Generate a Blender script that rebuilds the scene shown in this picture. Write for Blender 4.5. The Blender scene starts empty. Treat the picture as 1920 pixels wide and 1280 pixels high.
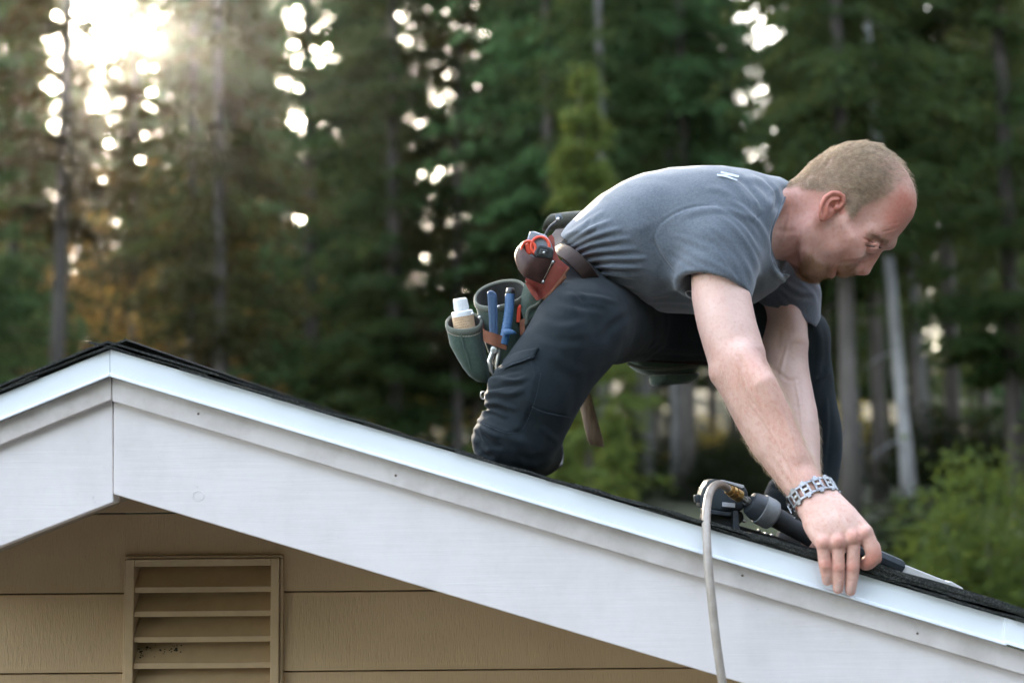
import bpy, bmesh, math, random
import numpy as np
from mathutils import Vector, Matrix, Euler
R = math.radians
rng = np.random.default_rng(11)
random.seed(11)
sc = bpy.context.scene
COL = sc.collection

# ------------------------------------------------------------------ camera
CAM = np.array([0.0, 0.0, 2.6])
PITCH, ROLL, FPX = R(5.3), R(0.5), 2667.0
cam_d = bpy.data.cameras.new('camera')
cam_d.lens = 50.0
cam_d.sensor_width = 36.0
cam_d.clip_start = 0.05
cam_d.clip_end = 2000.0
cam_d.dof.use_dof = True
cam_d.dof.focus_distance = 2.3
cam_d.dof.aperture_fstop = 2.8
cam_d.dof.aperture_blades = 0
cam = bpy.data.objects.new('camera', cam_d)
COL.objects.link(cam)
cam.location = CAM
cam.rotation_euler = (Matrix.Rotation(R(90) + PITCH, 3, 'X') @ Matrix.Rotation(-ROLL, 3, 'Z')).to_euler()
sc.camera = cam
_M = np.array(cam.rotation_euler.to_matrix())

def at(px, py, Y):
    """world point on the plane y = Y that the photograph (1920 x 1280) shows at (px, py)"""
    d = _M @ np.array([(px - 960.0) / FPX, -(py - 640.0) / FPX, -1.0])
    return CAM + d * ((Y - CAM[1]) / d[1])

def ats(pts, Y):
    return np.array([at(p[0], p[1], Y) for p in pts])

# ------------------------------------------------------------------ sky, sun, exposure
SUN_AZ, SUN_EL = R(-16.4), R(17.0)
world = bpy.data.worlds.new('World')
sc.world = world
world.use_nodes = True
wn, wl = world.node_tree.nodes, world.node_tree.links
bg = wn['Background']
sky = wn.new('ShaderNodeTexSky')
sky.sky_type = 'NISHITA'
sky.sun_disc = False
sky.sun_elevation = SUN_EL
sky.sun_rotation = SUN_AZ
sky.altitude = 0.1
sky.air_density = 1.0
sky.dust_density = 2.5
sky.ozone_density = 0.3
hsv = wn.new('ShaderNodeHueSaturation')            # the same sky, less blue
hsv.inputs['Saturation'].default_value = 0.62
wl.new(sky.outputs[0], hsv.inputs['Color'])
wl.new(hsv.outputs[0], bg.inputs[0])
bg.inputs[1].default_value = 0.15
sun_d = bpy.data.lights.new('sun', 'SUN')
sun_d.energy = 2.1
sun_d.angle = R(0.55)
sun_d.color = (1.0, 0.86, 0.68)
sun = bpy.data.objects.new('sun', sun_d)
COL.objects.link(sun)
sdir = Vector((math.sin(SUN_AZ) * math.cos(SUN_EL), math.cos(SUN_AZ) * math.cos(SUN_EL), math.sin(SUN_EL)))
sun.rotation_euler = sdir.to_track_quat('Z', 'Y').to_euler()
sun.location = (-3, 12, 12)
vs = sc.view_settings
vs.view_transform = 'Standard'
vs.look = 'None'
vs.exposure = 3.95
vs.gamma = 1.0
vs.use_curve_mapping = False
sc.cycles.max_bounces = 8
sc.cycles.transparent_max_bounces = 8
sc.cycles.volume_bounces = 0
sc.cycles.caustics_reflective = False
sc.cycles.caustics_refractive = False
sc.cycles.use_denoising = True

# ------------------------------------------------------------------ object helpers
def world_loc(o):
    v = np.zeros(3)
    while o is not None:
        v = v + np.array(o.location)
        o = o.parent
    return v

def tag(o, label=None, cat=None, group=None, kind=None):
    for k, v in (('label', label), ('category', cat), ('group', group), ('kind', kind)):
        if v:
            o[k] = v
    return o

def thing(name, label, cat, loc, group=None):
    o = bpy.data.objects.new(name, None)
    o.empty_display_size = 0.1
    COL.objects.link(o)
    o.location = tuple(loc)
    return tag(o, label, cat, group)

def mesh(name, V, F, mat, parent=None, smooth=False, bevel=0.0, sharp=None):
    """one mesh object; V in world coordinates, stored relative to the parent"""
    V = np.asarray(V, float).reshape(-1, 3)
    if parent is not None:
        V = V - world_loc(parent)
    me = bpy.data.meshes.new(name)
    if isinstance(F, np.ndarray):
        n, k = F.shape
        me.vertices.add(len(V)); me.vertices.foreach_set('co', V.astype(np.float32).ravel())
        me.loops.add(n * k); me.loops.foreach_set('vertex_index', F.astype(np.int32).ravel())
        me.polygons.add(n)
        me.polygons.foreach_set('loop_start', np.arange(0, n * k, k, dtype=np.int32))
        me.update(calc_edges=True)
    else:
        me.from_pydata([tuple(v) for v in V], [], [tuple(f) for f in F])
    me.materials.append(mat)
    if bevel:
        bm = bmesh.new(); bm.from_mesh(me)
        bmesh.ops.recalc_face_normals(bm, faces=bm.faces)
        eds = [e for e in bm.edges if len(e.link_faces) == 2 and e.calc_face_angle(0) > 0.5]
        bmesh.ops.bevel(bm, geom=eds, offset=bevel, segments=2, affect='EDGES', profile=0.5, clamp_overlap=True)
        bm.to_mesh(me); bm.free()
    if smooth:
        me.polygons.foreach_set('use_smooth', np.ones(len(me.polygons), bool))
        if sharp:
            me.set_sharp_from_angle(angle=sharp)
    o = bpy.data.objects.new(name, me)
    COL.objects.link(o)
    if parent is not None:
        o.parent = parent
    return o

class MB:
    """collects boxes, prisms and tubes that become ONE mesh"""
    def __init__(s):
        s.V, s.F = [], []
    def add(s, V, F):
        b = len(s.V)
        s.V += [tuple(map(float, v)) for v in V]
        s.F += [tuple(int(i) + b for i in f) for f in F]
        return s
    def prism(s, poly, vec):
        poly = np.asarray(poly, float); n = len(poly); vec = np.asarray(vec, float)
        V = np.vstack([poly, poly + vec])
        F = [tuple(range(n)), tuple(range(2 * n - 1, n - 1, -1))] + [(i + n, (i + 1) % n + n, (i + 1) % n, i) for i in range(n)]
        return s.add(V, F)
    def box(s, c, size, M=None):
        c = np.asarray(c, float); h = np.asarray(size, float) / 2
        V = np.array([[x, y, z] for x in (-1, 1) for y in (-1, 1) for z in (-1, 1)]) * h
        if M is not None:
            V = V @ np.asarray(M).T
        return s.add(V + c, [(0, 1, 3, 2), (4, 6, 7, 5), (0, 4, 5, 1), (2, 3, 7, 6), (0, 2, 6, 4), (1, 5, 7, 3)])
    def sweep(s, path, rad, n=12, caps=True, flat=1.0, up=None):
        path = np.asarray(path, float); m = len(path)
        rad = np.broadcast_to(np.asarray(rad, float), (m,))
        T = np.gradient(path, axis=0); T /= np.linalg.norm(T, axis=1)[:, None] + 1e-12
        u = np.array(up if up is not None else ((0, 0, 1) if abs(T[0][2]) < 0.9 else (1, 0, 0)), float)
        V = []
        for i in range(m):
            u = u - T[i] * (u @ T[i]); u /= np.linalg.norm(u) + 1e-12
            w = np.cross(T[i], u)
            for k in range(n):
                a = 2 * math.pi * k / n
                V.append(path[i] + rad[i] * (math.cos(a) * u + flat * math.sin(a) * w))
        F = [(i * n + k, i * n + (k + 1) % n, (i + 1) * n + (k + 1) % n, (i + 1) * n + k) for i in range(m - 1) for k in range(n)]
        if caps:
            F += [tuple(range(n - 1, -1, -1)), tuple((m - 1) * n + k for k in range(n))]
        return s.add(V, F)
    def lathe(s, p0, axis, prof, n=20):
        """prof: (distance along axis, radius)"""
        axis = np.asarray(axis, float); axis = axis / np.linalg.norm(axis)
        path = [np.asarray(p0, float) + axis * d for d, r in prof]
        u = np.array((0, 0, 1.0) if abs(axis[2]) < 0.9 else (1.0, 0, 0)); u = u - axis * (u @ axis); u /= np.linalg.norm(u)
        w = np.cross(axis, u); V = []
        for p, (d, r) in zip(path, prof):
            for k in range(n):
                a = 2 * math.pi * k / n
                V.append(p + max(r, 1e-5) * (math.cos(a) * u + math.sin(a) * w))
        m = len(prof)
        F = [(i * n + k, i * n + (k + 1) % n, (i + 1) * n + (k + 1) % n, (i + 1) * n + k) for i in range(m - 1) for k in range(n)]
        F += [tuple(range(n - 1, -1, -1)), tuple((m - 1) * n + k for k in range(n))]
        return s.add(V, F)
    def build(s, name, mat, parent=None, **kw):
        return mesh(name, s.V, s.F, mat, parent, **kw)

def frame_axes(x, z=(0, 0, 1)):
    """3x3 with columns x', y', z'"""
    x = np.asarray(x, float); x = x / np.linalg.norm(x)
    y = np.cross(np.asarray(z, float), x); y /= np.linalg.norm(y)
    return np.stack([x, y, np.cross(x, y)], axis=1)

def bez(pts, n=40):
    """smooth Catmull-Rom curve through pts"""
    P = np.asarray(pts, float)
    P = np.vstack([2 * P[0] - P[1], P, 2 * P[-1] - P[-2]])
    out = []
    seg = len(P) - 3
    for t in np.linspace(0, seg, n):
        i = min(int(t), seg - 1); u = t - i
        a, b, c, d = P[i], P[i + 1], P[i + 2], P[i + 3]
        out.append(0.5 * (2 * b + (c - a) * u + (2 * a - 5 * b + 4 * c - d) * u * u + (3 * b - a - 3 * c + d) * u ** 3))
    return np.array(out)

# ------------------------------------------------------------------ materials
def new_mat(name):
    m = bpy.data.materials.new(name)
    m.use_nodes = True
    nt = m.node_tree
    return m, nt, nt.nodes, nt.links, nt.nodes['Principled BSDF']

def ramp(N, stops):
    r = N.new('ShaderNodeValToRGB')
    e = r.color_ramp.elements
    while len(e) < len(stops):
        e.new(0.5)
    for i, (p, c) in enumerate(stops):
        e[i].position = p
        e[i].color = (*c, 1) if len(c) == 3 else c
    return r

def noise(N, L, scale, detail=4, rough=0.55, vec=None, dist=0.0):
    n = N.new('ShaderNodeTexNoise')
    n.inputs['Scale'].default_value = scale
    n.inputs['Detail'].default_value = detail
    n.inputs['Roughness'].default_value = rough
    n.inputs['Distortion'].default_value = dist
    if vec is not None:
        L.new(vec, n.inputs['Vector'])
    return n

def coords(N, L, scale=(1, 1, 1), rot=(0, 0, 0), out='Object'):
    t = N.new('ShaderNodeTexCoord')
    mp = N.new('ShaderNodeMapping')
    mp.inputs['Scale'].default_value = scale
    mp.inputs['Rotation'].default_value = rot
    L.new(t.outputs[out], mp.inputs['Vector'])
    return mp.outputs[0]

def mixc(N, L, fac, a, b, mode='MIX'):
    m = N.new('ShaderNodeMix')
    m.data_type = 'RGBA'; m.blend_type = mode
    for s, v in ((m.inputs[0], fac), (m.inputs[6], a), (m.inputs[7], b)):
        if hasattr(v, 'is_linked'):
            L.new(v, s)
        elif isinstance(v, (tuple, list)):
            s.default_value = (*v, 1) if len(v) == 3 else v
        else:
            s.default_value = v
    return m.outputs[2]

def bump(N, L, P, h, strength=0.3, dist=0.002, prev=None):
    b = N.new('ShaderNodeBump')
    b.inputs['Strength'].default_value = strength
    b.inputs['Distance'].default_value = dist
    L.new(h, b.inputs['Height'])
    if prev is not None:
        L.new(prev, b.inputs['Normal'])
    L.new(b.outputs[0], P.inputs['Normal'])
    return b.outputs[0]

def simple(name, c1, c2=None, rough=0.5, scale=20, stretch=(1, 1, 1), rot=(0, 0, 0), metal=0.0, bs=0.2, bd=0.001, spec=0.5, detail=5, lo=0.35, hi=0.65, fine=None):
    m, nt, N, L, P = new_mat(name)
    v = coords(N, L, stretch, rot)
    n = noise(N, L, scale, detail, 0.6, v)
    r = ramp(N, [(lo, c1), (hi, c2 or c1)])
    L.new(n.outputs[0], r.inputs[0])
    L.new(r.outputs[0], P.inputs['Base Color'])
    P.inputs['Roughness'].default_value = rough
    P.inputs['Metallic'].default_value = metal
    P.inputs['Specular IOR Level'].default_value = spec
    if bs:
        h = n
        if fine:
            h = noise(N, L, fine, 3, 0.6, v)
        bump(N, L, P, h.outputs[0], bs, bd)
    return m

def painted_wood(name, base, dark, tilt=0.0):
    """paint over rough-sawn wood: grain ridges along the board, small dings and stains"""
    m, nt, N, L, P = new_mat(name)
    v = coords(N, L, (2.0, 2.0, 46.0), (0, tilt, 0))
    g = noise(N, L, 3.0, 8, 0.62, v, 0.6)
    v2 = coords(N, L, (1, 1, 1))
    st = noise(N, L, 7.0, 5, 0.7, v2)
    sp = noise(N, L, 90.0, 3, 0.6, v2)
    c = mixc(N, L, ramp_out(N, L, st, 0.42, 0.75), base, dark)
    spk = ramp_out(N, L, sp, 0.70, 0.78)
    c = mixc(N, L, mul(N, L, spk, 0.35), c, tuple(x * 0.45 for x in dark))
    c = mixc(N, L, mul(N, L, ramp_out(N, L, g, 0.55, 0.75), 0.09), c, tuple(x * 0.7 for x in base))
    L.new(c, P.inputs['Base Color'])
    P.inputs['Roughness'].default_value = 0.55
    P.inputs['Specular IOR Level'].default_value = 0.35
    b1 = bump(N, L, P, g.outputs[0], 0.25, 0.0018)
    bump(N, L, P, sp.outputs[0], 0.12, 0.0006, b1)
    return m

def ramp_out(N, L, src, a, b):
    r = ramp(N, [(a, (0, 0, 0)), (b, (1, 1, 1))])
    L.new(src.outputs[0] if hasattr(src, 'outputs') else src, r.inputs[0])
    return r.outputs[0]

def mul(N, L, a, k):
    x = N.new('ShaderNodeMath'); x.operation = 'MULTIPLY'
    L.new(a, x.inputs[0])
    if hasattr(k, 'is_linked'):
        L.new(k, x.inputs[1])
    else:
        x.inputs[1].default_value = k
    return x.outputs[0]

MAT = {}
# ================================================================== HOUSE
YF = 2.12                       # front plane of the gable's rake boards
YW = 2.50                       # front of the siding
SR, SL = 0.300, 0.408           # slopes of the two rakes in the photograph
def rk(y0, x):                  # right rake line through (208, y0)
    return y0 + (x - 208) * SR
def lk(y0, x):                  # left rake line
    return y0 + (208 - x) * SL
XL, XR = -330, 2330
MAT['fascia'] = painted_wood('painted_fascia', (0.70, 0.635, 0.61), (0.62, 0.555, 0.525), R(-17))
MAT['fascia_l'] = painted_wood('painted_fascia_left', (0.70, 0.635, 0.61), (0.62, 0.555, 0.525), R(21))
MAT['trim'] = painted_wood('painted_trim', (0.63, 0.565, 0.53), (0.42, 0.36, 0.32), R(-17))
MAT['trim_l'] = painted_wood('painted_trim_left', (0.63, 0.565, 0.53), (0.36, 0.29, 0.24), R(21))
MAT['metal'] = simple('white_coated_metal', (0.74, 0.765, 0.785), (0.78, 0.80, 0.82), 0.32, 4, bs=0.03, bd=0.002)
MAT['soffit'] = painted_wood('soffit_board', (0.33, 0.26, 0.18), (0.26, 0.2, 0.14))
MAT['vent'] = simple('vent_paint', (0.465, 0.32, 0.178), (0.415, 0.282, 0.155), 0.5, 30, bs=0.1, bd=0.0008)

def shingle_mat():
    m, nt, N, L, P = new_mat('asphalt_shingle')
    v = coords(N, L)
    g = noise(N, L, 420, 3, 0.7, v)
    big = noise(N, L, 9, 4, 0.6, v)
    r = ramp(N, [(0.35, (0.012, 0.013, 0.012)), (0.52, (0.035, 0.036, 0.033)), (0.68, (0.11, 0.105, 0.095))])
    L.new(g.outputs[0], r.inputs[0])
    c = mixc(N, L, mul(N, L, ramp_out(N, L, big, 0.5, 0.75), 0.5), r.outputs[0], (0.035, 0.045, 0.028))
    L.new(c, P.inputs['Base Color'])
    P.inputs['Roughness'].default_value = 0.95
    P.inputs['Specular IOR Level'].default_value = 0.2
    bump(N, L, P, g.outputs[0], 0.9, 0.003)
    return m
MAT['shingle'] = shingle_mat()

def siding_mat():
    m, nt, N, L, P = new_mat('textured_siding')
    v = coords(N, L, (90, 90, 9))
    g = noise(N, L, 5, 6, 0.65, v, 0.3)
    v2 = coords(N, L)
    f = noise(N, L, 3.5, 4, 0.6, v2)
    c = mixc(N, L, ramp_out(N, L, f, 0.35, 0.7), (0.475, 0.325, 0.180), (0.425, 0.285, 0.155))
    c = mixc(N, L, mul(N, L, ramp_out(N, L, g, 0.56, 0.72), 0.30), c, (0.25, 0.165, 0.095))
    L.new(c, P.inputs['Base Color'])
    P.inputs['Roughness'].default_value = 0.6
    P.inputs['Specular IOR Level'].default_value = 0.35
    bump(N, L, P, g.outputs[0], 0.5, 0.0022)
    return m
MAT['siding'] = siding_mat()

house = thing('gable_house', 'tan sided house with pale gable rake boards, white metal edging and dark shingles', 'house', (at(208, 655, YF)[0], YF + 3, 0))

def board(name, pts, y0, depth, mat, bevel=0.0018, parent=None):
    P = ats(pts, y0)
    return MB().prism(P, (0, depth, 0)).build(name, mat, parent or house, bevel=bevel)

# fascia boards (the left one runs a little lower at the joint, as the saw left it)
board('fascia_board', [(212.5, 751), (XR, rk(751, XR)), (XR, rk(925, XR)), (212.5, 926)], YF + 0.012, 0.036, MAT['fascia'])
board('fascia_board', [(XL, lk(749, XL)), (211, 748), (212, 941), (XL, lk(934, XL))], YF + 0.014, 0.036, MAT['fascia_l'])
# trim boards over them
board('trim_board', [(210, 706), (XR, rk(706, XR)), (XR, rk(751, XR)), (210, 752)], YF, 0.030, MAT['trim'])
board('trim_board', [(XL, lk(704, XL)), (209, 704), (208.5, 749), (XL, lk(749, XL))], YF + 0.001, 0.030, MAT['trim_l'])
# white metal rake edging: a thin face with a folded hem at its bottom and a flange under the shingles
def edging(a, b, base_top, base_bot, fn, y0, name='metal_edging'):
    mb = MB()
    top = ats([(a, fn(base_top, a)), (b, fn(base_top, b))], y0)
    bot = ats([(a, fn(base_bot, a)), (b, fn(base_bot, b))], y0)
    n = np.array((0, 1.0, 0))
    prof = [(top, 0.10), (top, 0.0), (bot + (top - bot) * 0.13, 0.0), (bot + (top - bot) * 0.06, -0.0045), (bot, -0.0045), (bot, 0.004), (bot + (top - bot) * 0.13, 0.004), (top - np.array((0, 0, 0.0025)), 0.0025), (top - np.array((0, 0, 0.0025)), 0.10)]
    V = []
    for p, dy in prof:
        V += [p[0] + n * dy, p[1] + n * dy]
    k = len(prof)
    F = [(2 * i, 2 * i + 1, 2 * i + 3, 2 * i + 2) for i in range(k - 1)] + [(2 * k - 2, 2 * k - 1, 1, 0)]
    F += [tuple(2 * i for i in range(k)), tuple(2 * i + 1 for i in range(k - 1, -1, -1))]
    mb.add(V, F)
    return mb.build(name, MAT['metal'], house)
edging(206.5, 1886, 655, 706, rk, YF - 0.010)
edging(1884, XR, 654, 703, rk, YF - 0.0135)
edging(XL, 205.5, 655, 704, lk, YF - 0.009)

# roof deck under the shingles, both slopes, 6 m deep
DEEP = 6.0
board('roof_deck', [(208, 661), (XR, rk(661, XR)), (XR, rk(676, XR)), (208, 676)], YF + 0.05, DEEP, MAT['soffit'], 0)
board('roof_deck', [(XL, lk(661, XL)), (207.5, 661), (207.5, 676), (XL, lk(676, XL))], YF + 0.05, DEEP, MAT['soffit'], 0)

# shingles: at the rake each one is its own piece, deeper in the field they are joined
def shingles(fn, sgn, x0, x1, y0base):
    a = at(208, y0base, YF); b = at(208 + sgn * 1000, fn(y0base, 208 + sgn * 1000), YF)
    d = (b - a) / np.linalg.norm(b - a)                 # down the slope
    up = np.cross(np.array((0, 1.0, 0)), d); up = up if up[2] > 0 else -up
    L_ = np.linalg.norm(at(x1, fn(y0base, x1), YF) - a)
    expo = 0.142
    n = int(L_ / expo) + 1
    field = MB()
    for i in range(n):
        s0, s1 = i * expo - 0.03, i * expo + expo + 0.012
        y = YF - 0.016 - rng.uniform(0, 0.004)
        k = 0
        while y < YF + DEEP:
            w = 0.18 if (k == 0 and i % 2) else 0.333
            t = 0.0028 + rng.uniform(0, 0.0008)
            lift0, lift1 = 0.0004, 0.0030 + rng.uniform(0, 0.0008)
            q = [a + d * s0 + up * lift0, a + d * s1 + up * lift1, a + d * s1 + up * (lift1 + t), a + d * s0 + up * (lift0 + t)]
            q = [np.array((p[0], y, p[2])) for p in q]
            if k == 0:
                # front edge bent a little: four stations along the slope
                m = 6
                V, F = [], []
                for j in range(m):
                    f = j / (m - 1)
                    wob = rng.uniform(-0.0012, 0.0012)
                    for yy, ww in ((y + rng.uniform(-.0015, .0015), wob), (y + w - 0.004, 0)):
                        lo = q[0] * (1 - f) + q[1] * f + up * ww
                        hi = q[3] * (1 - f) + q[2] * f + up * ww
                        V += [(lo[0], yy, lo[2]), (hi[0], yy, hi[2])]
                for j in range(m - 1):
                    o = j * 4
                    F += [(o, o + 4, o + 5, o + 1), (o + 1, o + 5, o + 7, o + 3), (o + 3, o + 7, o + 6, o + 2), (o + 2, o + 6, o + 4, o)]
                F += [(0, 1, 3, 2), (4 * m - 4, 4 * m - 2, 4 * m - 1, 4 * m - 3)]
                mesh('shingle', V, F, MAT['shingle'], house)
            else:
                field.prism(q, (0, w - 0.004, 0))
            y += w
            k += 1
    o = field.build('shingle_field', MAT['shingle'], house)
    o['kind'] = 'stuff'
    return a, d, up
RA, RD, RUP = shingles(rk, 1, 0, XR, 655)
LA, LD, LUP = shingles(lk, -1, 0, XL, 655)
def roof_pt(px, Y, lift=0.0):
    """point on the right-hand slope below photo column px at depth Y"""
    q = at(px, rk(655, px), YF)
    s = (q - RA) @ RD
    p = RA + RD * s + RUP * (0.012 + lift)
    return np.array((at(px, 900, Y)[0], Y, p[2] - (at(px, 900, Y)[0] - p[0]) * (-RD[2] / RD[0])))
# ridge caps bent over the ridge
for k in range(14):
    y = YF - 0.020 + k * 0.30
    V, F = [], []
    lf = 0.0015 + 0.001 * (k % 2)
    for yy, dz in ((y, 0.003), (y + 0.32, 0.0)):
        for s_, dd, uu in ((0.17, LD, LUP), (0.09, LD, LUP), (0.03, LD, LUP), (0.0, None, None), (0.03, RD, RUP), (0.09, RD, RUP), (0.17, RD, RUP)):
            for th in (0.0036, 0.0068):
                base = RA.copy() if dd is None else RA + dd * s_
                u = np.array((0, 0, 1.0)) if uu is None else uu
                p = base + u * (th + lf * (1 - s_ * 2) + dz)
                V.append((p[0], yy, p[2]))
    for j in range(6):
        o = j * 2
        F += [(o, o + 2, o + 3, o + 1), (o + 14, o + 15, o + 17, o + 16), (o + 1, o + 3, o + 17, o + 15), (o, o + 14, o + 16, o + 2)]
    F += [(0, 1, 15, 14), (12, 26, 27, 13)]
    mesh('ridge_cap', V, F, MAT['shingle'], house)
# the loose doubled shingle edge that the man is lifting, right part of the rake
def loose_shingle(xa, xb, la, lb, th, y0, depth):
    V, F = [], []
    m = 14
    for j in range(m):
        f = j / (m - 1)
        px = xa + (xb - xa) * f
        q = at(px, rk(655, px), YF)
        lift = la + (lb - la) * f + 0.0012 * math.sin(j * 1.9)
        for dy in (0, depth):
            for t in (0, th + 0.001 * math.sin(j * 2.7)):
                p = q + RUP * (0.0045 + lift * (1 if dy == 0 else 0.4) + t)
                V.append((p[0], y0 + dy, p[2]))
    for j in range(m - 1):
        o = j * 4
        F += [(o, o + 4, o + 5, o + 1), (o + 1, o + 5, o + 7, o + 3), (o + 3, o + 7, o + 6, o + 2), (o + 2, o + 6, o + 4, o)]
    F += [(0, 1, 3, 2), (4 * m - 4, 4 * m - 2, 4 * m - 1, 4 * m - 3)]
    return mesh('shingle', V, F, MAT['shingle'], house)
loose_shingle(1080, 1560, -0.002, 0.0050, 0.0048, YF - 0.022, 0.30)
loose_shingle(1400, 1960, -0.001, 0.0060, 0.0090, YF - 0.0205, 0.30)
loose_shingle(1560, XR, 0.0100, 0.0075, 0.0085, YF - 0.0225, 0.32)

# soffit, rafters' shadowed underside
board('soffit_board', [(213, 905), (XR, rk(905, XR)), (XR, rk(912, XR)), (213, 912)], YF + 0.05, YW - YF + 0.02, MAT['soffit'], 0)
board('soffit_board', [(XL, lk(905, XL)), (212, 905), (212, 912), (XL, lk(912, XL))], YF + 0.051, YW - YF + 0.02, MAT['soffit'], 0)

# lap siding: one plank per course, cut to the gable and around the vent
VX0, VX1, VY0, VY1 = 241, 525, 1046, 1302
zl = [at(300, y, YW)[2] for y in (1560, 1410, 1258, 1109, 960, 812, 690)]
ridge = at(212, 890, YW)
sr = (at(1212, 1190, YW) - ridge); slr = sr[2] / sr[0]
sl_ = (at(-788, 1290, YW) - ridge); sll = sl_[2] / sl_[0]
vx0, vx1 = at(VX0 + 1, 1150, YW)[0], at(VX1 - 1, 1150, YW)[0]
vz0, vz1 = at(380, VY1, YW)[2], at(380, VY0, YW)[2]
HXL, HXR = -1.55, 1.40
def gable_z(x):
    return ridge[2] + (x - ridge[0]) * (slr if x > ridge[0] else sll)
def plank(x0, x1, z0, z1, notch=None):
    xs = np.linspace(x0, x1, 41)
    if x0 < ridge[0] < x1:
        xs = np.sort(np.append(xs, ridge[0]))
    top = [(x, min(z1 - 0.0030, gable_z(x))) for x in xs]
    top = [(x, z) for x, z in top if z > z0 + 0.002]
    if len(top) < 2:
        return
    a, b = top[0][0], top[-1][0]
    nb = [(notch[0], z0), (notch[0], notch[2]), (notch[1], notch[2]), (notch[1], z0)] if notch else []
    poly = [(a, z0)] + nb + [(b, z0)] + [(x, z) for x, z in reversed(top)]
    def yy(z):
        return YW - 0.007 * (1 - (z - z0) / (z1 - z0))
    V = [(x, yy(z), z) for x, z in poly] + [(x, YW + 0.03, z) for x, z in poly]
    n = len(poly)
    F = [tuple(range(n)), tuple(range(2 * n - 1, n - 1, -1))] + [(i + n, (i + 1) % n + n, (i + 1) % n, i) for i in range(n)]
    mesh('siding_plank', V, F, MAT['siding'], house, bevel=0 if notch else 0.0012)
zz = 0.25
low = []
while zz < zl[0] - 0.02:
    low.append(zz); zz += 0.137
levels = low + [zl[0]] + zl[1:]
for i in range(len(levels) - 1):
    z0, z1 = levels[i], levels[i + 1]
    if z1 <= vz0 or z0 >= vz1:
        plank(HXL, HXR, z0, z1)
    elif z1 > vz1 + 0.01 and z0 < vz1:         # course that bridges the vent's top
        plank(HXL, HXR, z0, z1, (vx0, vx1, vz1 + 0.004))
    else:
        plank(HXL, vx0, z0, z1); plank(vx1, HXR, z0, z1)
_sx = [HXL + .03, ridge[0], HXR - .03]
MB().prism([(_sx[0], YW + .031, .2), (_sx[2], YW + .031, .2), (_sx[2], YW + .031, gable_z(_sx[2]) - .01), (vx1 + .02, YW + .031, gable_z(vx1) - .02), (vx1 + .02, YW + .031, vz0 - .02), (vx0 - .02, YW + .031, vz0 - .02), (vx0 - .02, YW + .031, gable_z(vx0) - .02), (_sx[0], YW + .031, gable_z(_sx[0]) - .01)], (0, .01, 0)).build('sheathing', simple('tar_paper', (0.03, 0.026, 0.022), None, 0.9, bs=0), house)
# the body of the house behind: side walls, back wall, and a dark backing behind the vent
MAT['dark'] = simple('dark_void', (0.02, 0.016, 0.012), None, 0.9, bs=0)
zw = gable_z(HXL) - 0.02; zw2 = gable_z(HXR) - 0.02
MB().box((HXL + 0.02, YW + 2.85, zw / 2), (0.10, 5.6, zw)).build('side_wall', MAT['siding'], house)
MB().box((HXR - 0.02, YW + 2.85, zw2 / 2), (0.10, 5.6, zw2)).build('side_wall', MAT['siding'], house)
MB().prism([(HXL, YW + 5.65, 0), (HXR, YW + 5.65, 0), (HXR, YW + 5.65, zw2), (ridge[0], YW + 5.65, ridge[2] - 0.02), (HXL, YW + 5.65, zw)], (0, 0.1, 0)).build('back_wall', MAT['siding'], house)
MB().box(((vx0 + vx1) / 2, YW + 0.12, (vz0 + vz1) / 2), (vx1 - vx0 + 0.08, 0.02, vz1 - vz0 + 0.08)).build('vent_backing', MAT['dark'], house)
# gable vent: a frame and tilted slats whose front edges are folded flat
vent = thing('gable_vent', None, None, ((vx0 + vx1) / 2, YW, vz0))
vent.parent = house
vent.location = tuple(np.array(vent.location) - np.array(house.location))
fw = 0.0125
fy0, fd = YW - 0.019, 0.055
mb = MB()
def bar(x0, x1, z0, z1, y0=fy0, d=fd):
    mb.box(((x0 + x1) / 2, y0 + d / 2, (z0 + z1) / 2), (x1 - x0, d, z1 - z0))
bar(vx0 - 0.002, vx0 + fw, vz0, vz1)
bar(vx1 - fw, vx1 + 0.002, vz0, vz1)
bar(vx0 + fw, vx1 - fw, vz1 - fw, vz1, fy0 + 0.001)
bar(vx0 + fw, vx1 - fw, vz0, vz0 + fw, fy0 + 0.001)
mb.build('frame', MAT['vent'], vent, bevel=0.0012)
mc = MB()
for c0, c1, d0, d1 in ((vx0 - 0.006, vx1 + 0.007, vz1 + 0.0005, vz1 + 0.0055), (vx0 - 0.0065, vx0 - 0.0025, vz0, vz1 - .001), (vx1 + 0.0025, vx1 + 0.008, vz0, vz1 - .001)):
    mc.box(((c0 + c1) / 2, YW - 0.004, (d0 + d1) / 2), (c1 - c0, 0.018, d1 - d0))
mc.build('sealant_bead', MAT['vent'], vent, bevel=0.0015)
ly = [1104, 1149, 1197, 1246, 1291]
pit = 0.0425
for y in ly:
    z = at(380, y, YW - 0.01)[2]
    sx0, sx1 = vx0 + fw + 0.0005, vx1 - fw - 0.0005
    yo = YW - 0.014
    poly = [(yo, z - 0.005), (yo, z + 0.0045), (yo + 0.0025, z + 0.0052), (yo + 0.042, z + 0.0405), (yo + 0.042, z + 0.038), (yo + 0.004, z + 0.001), (yo + 0.004, z - 0.005)]
    P = np.array([(sx0, p[0], p[1]) for p in poly])
    MB().prism(P, (sx1 - sx0, 0, 0)).build('slat', MAT['vent'], vent)

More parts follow.
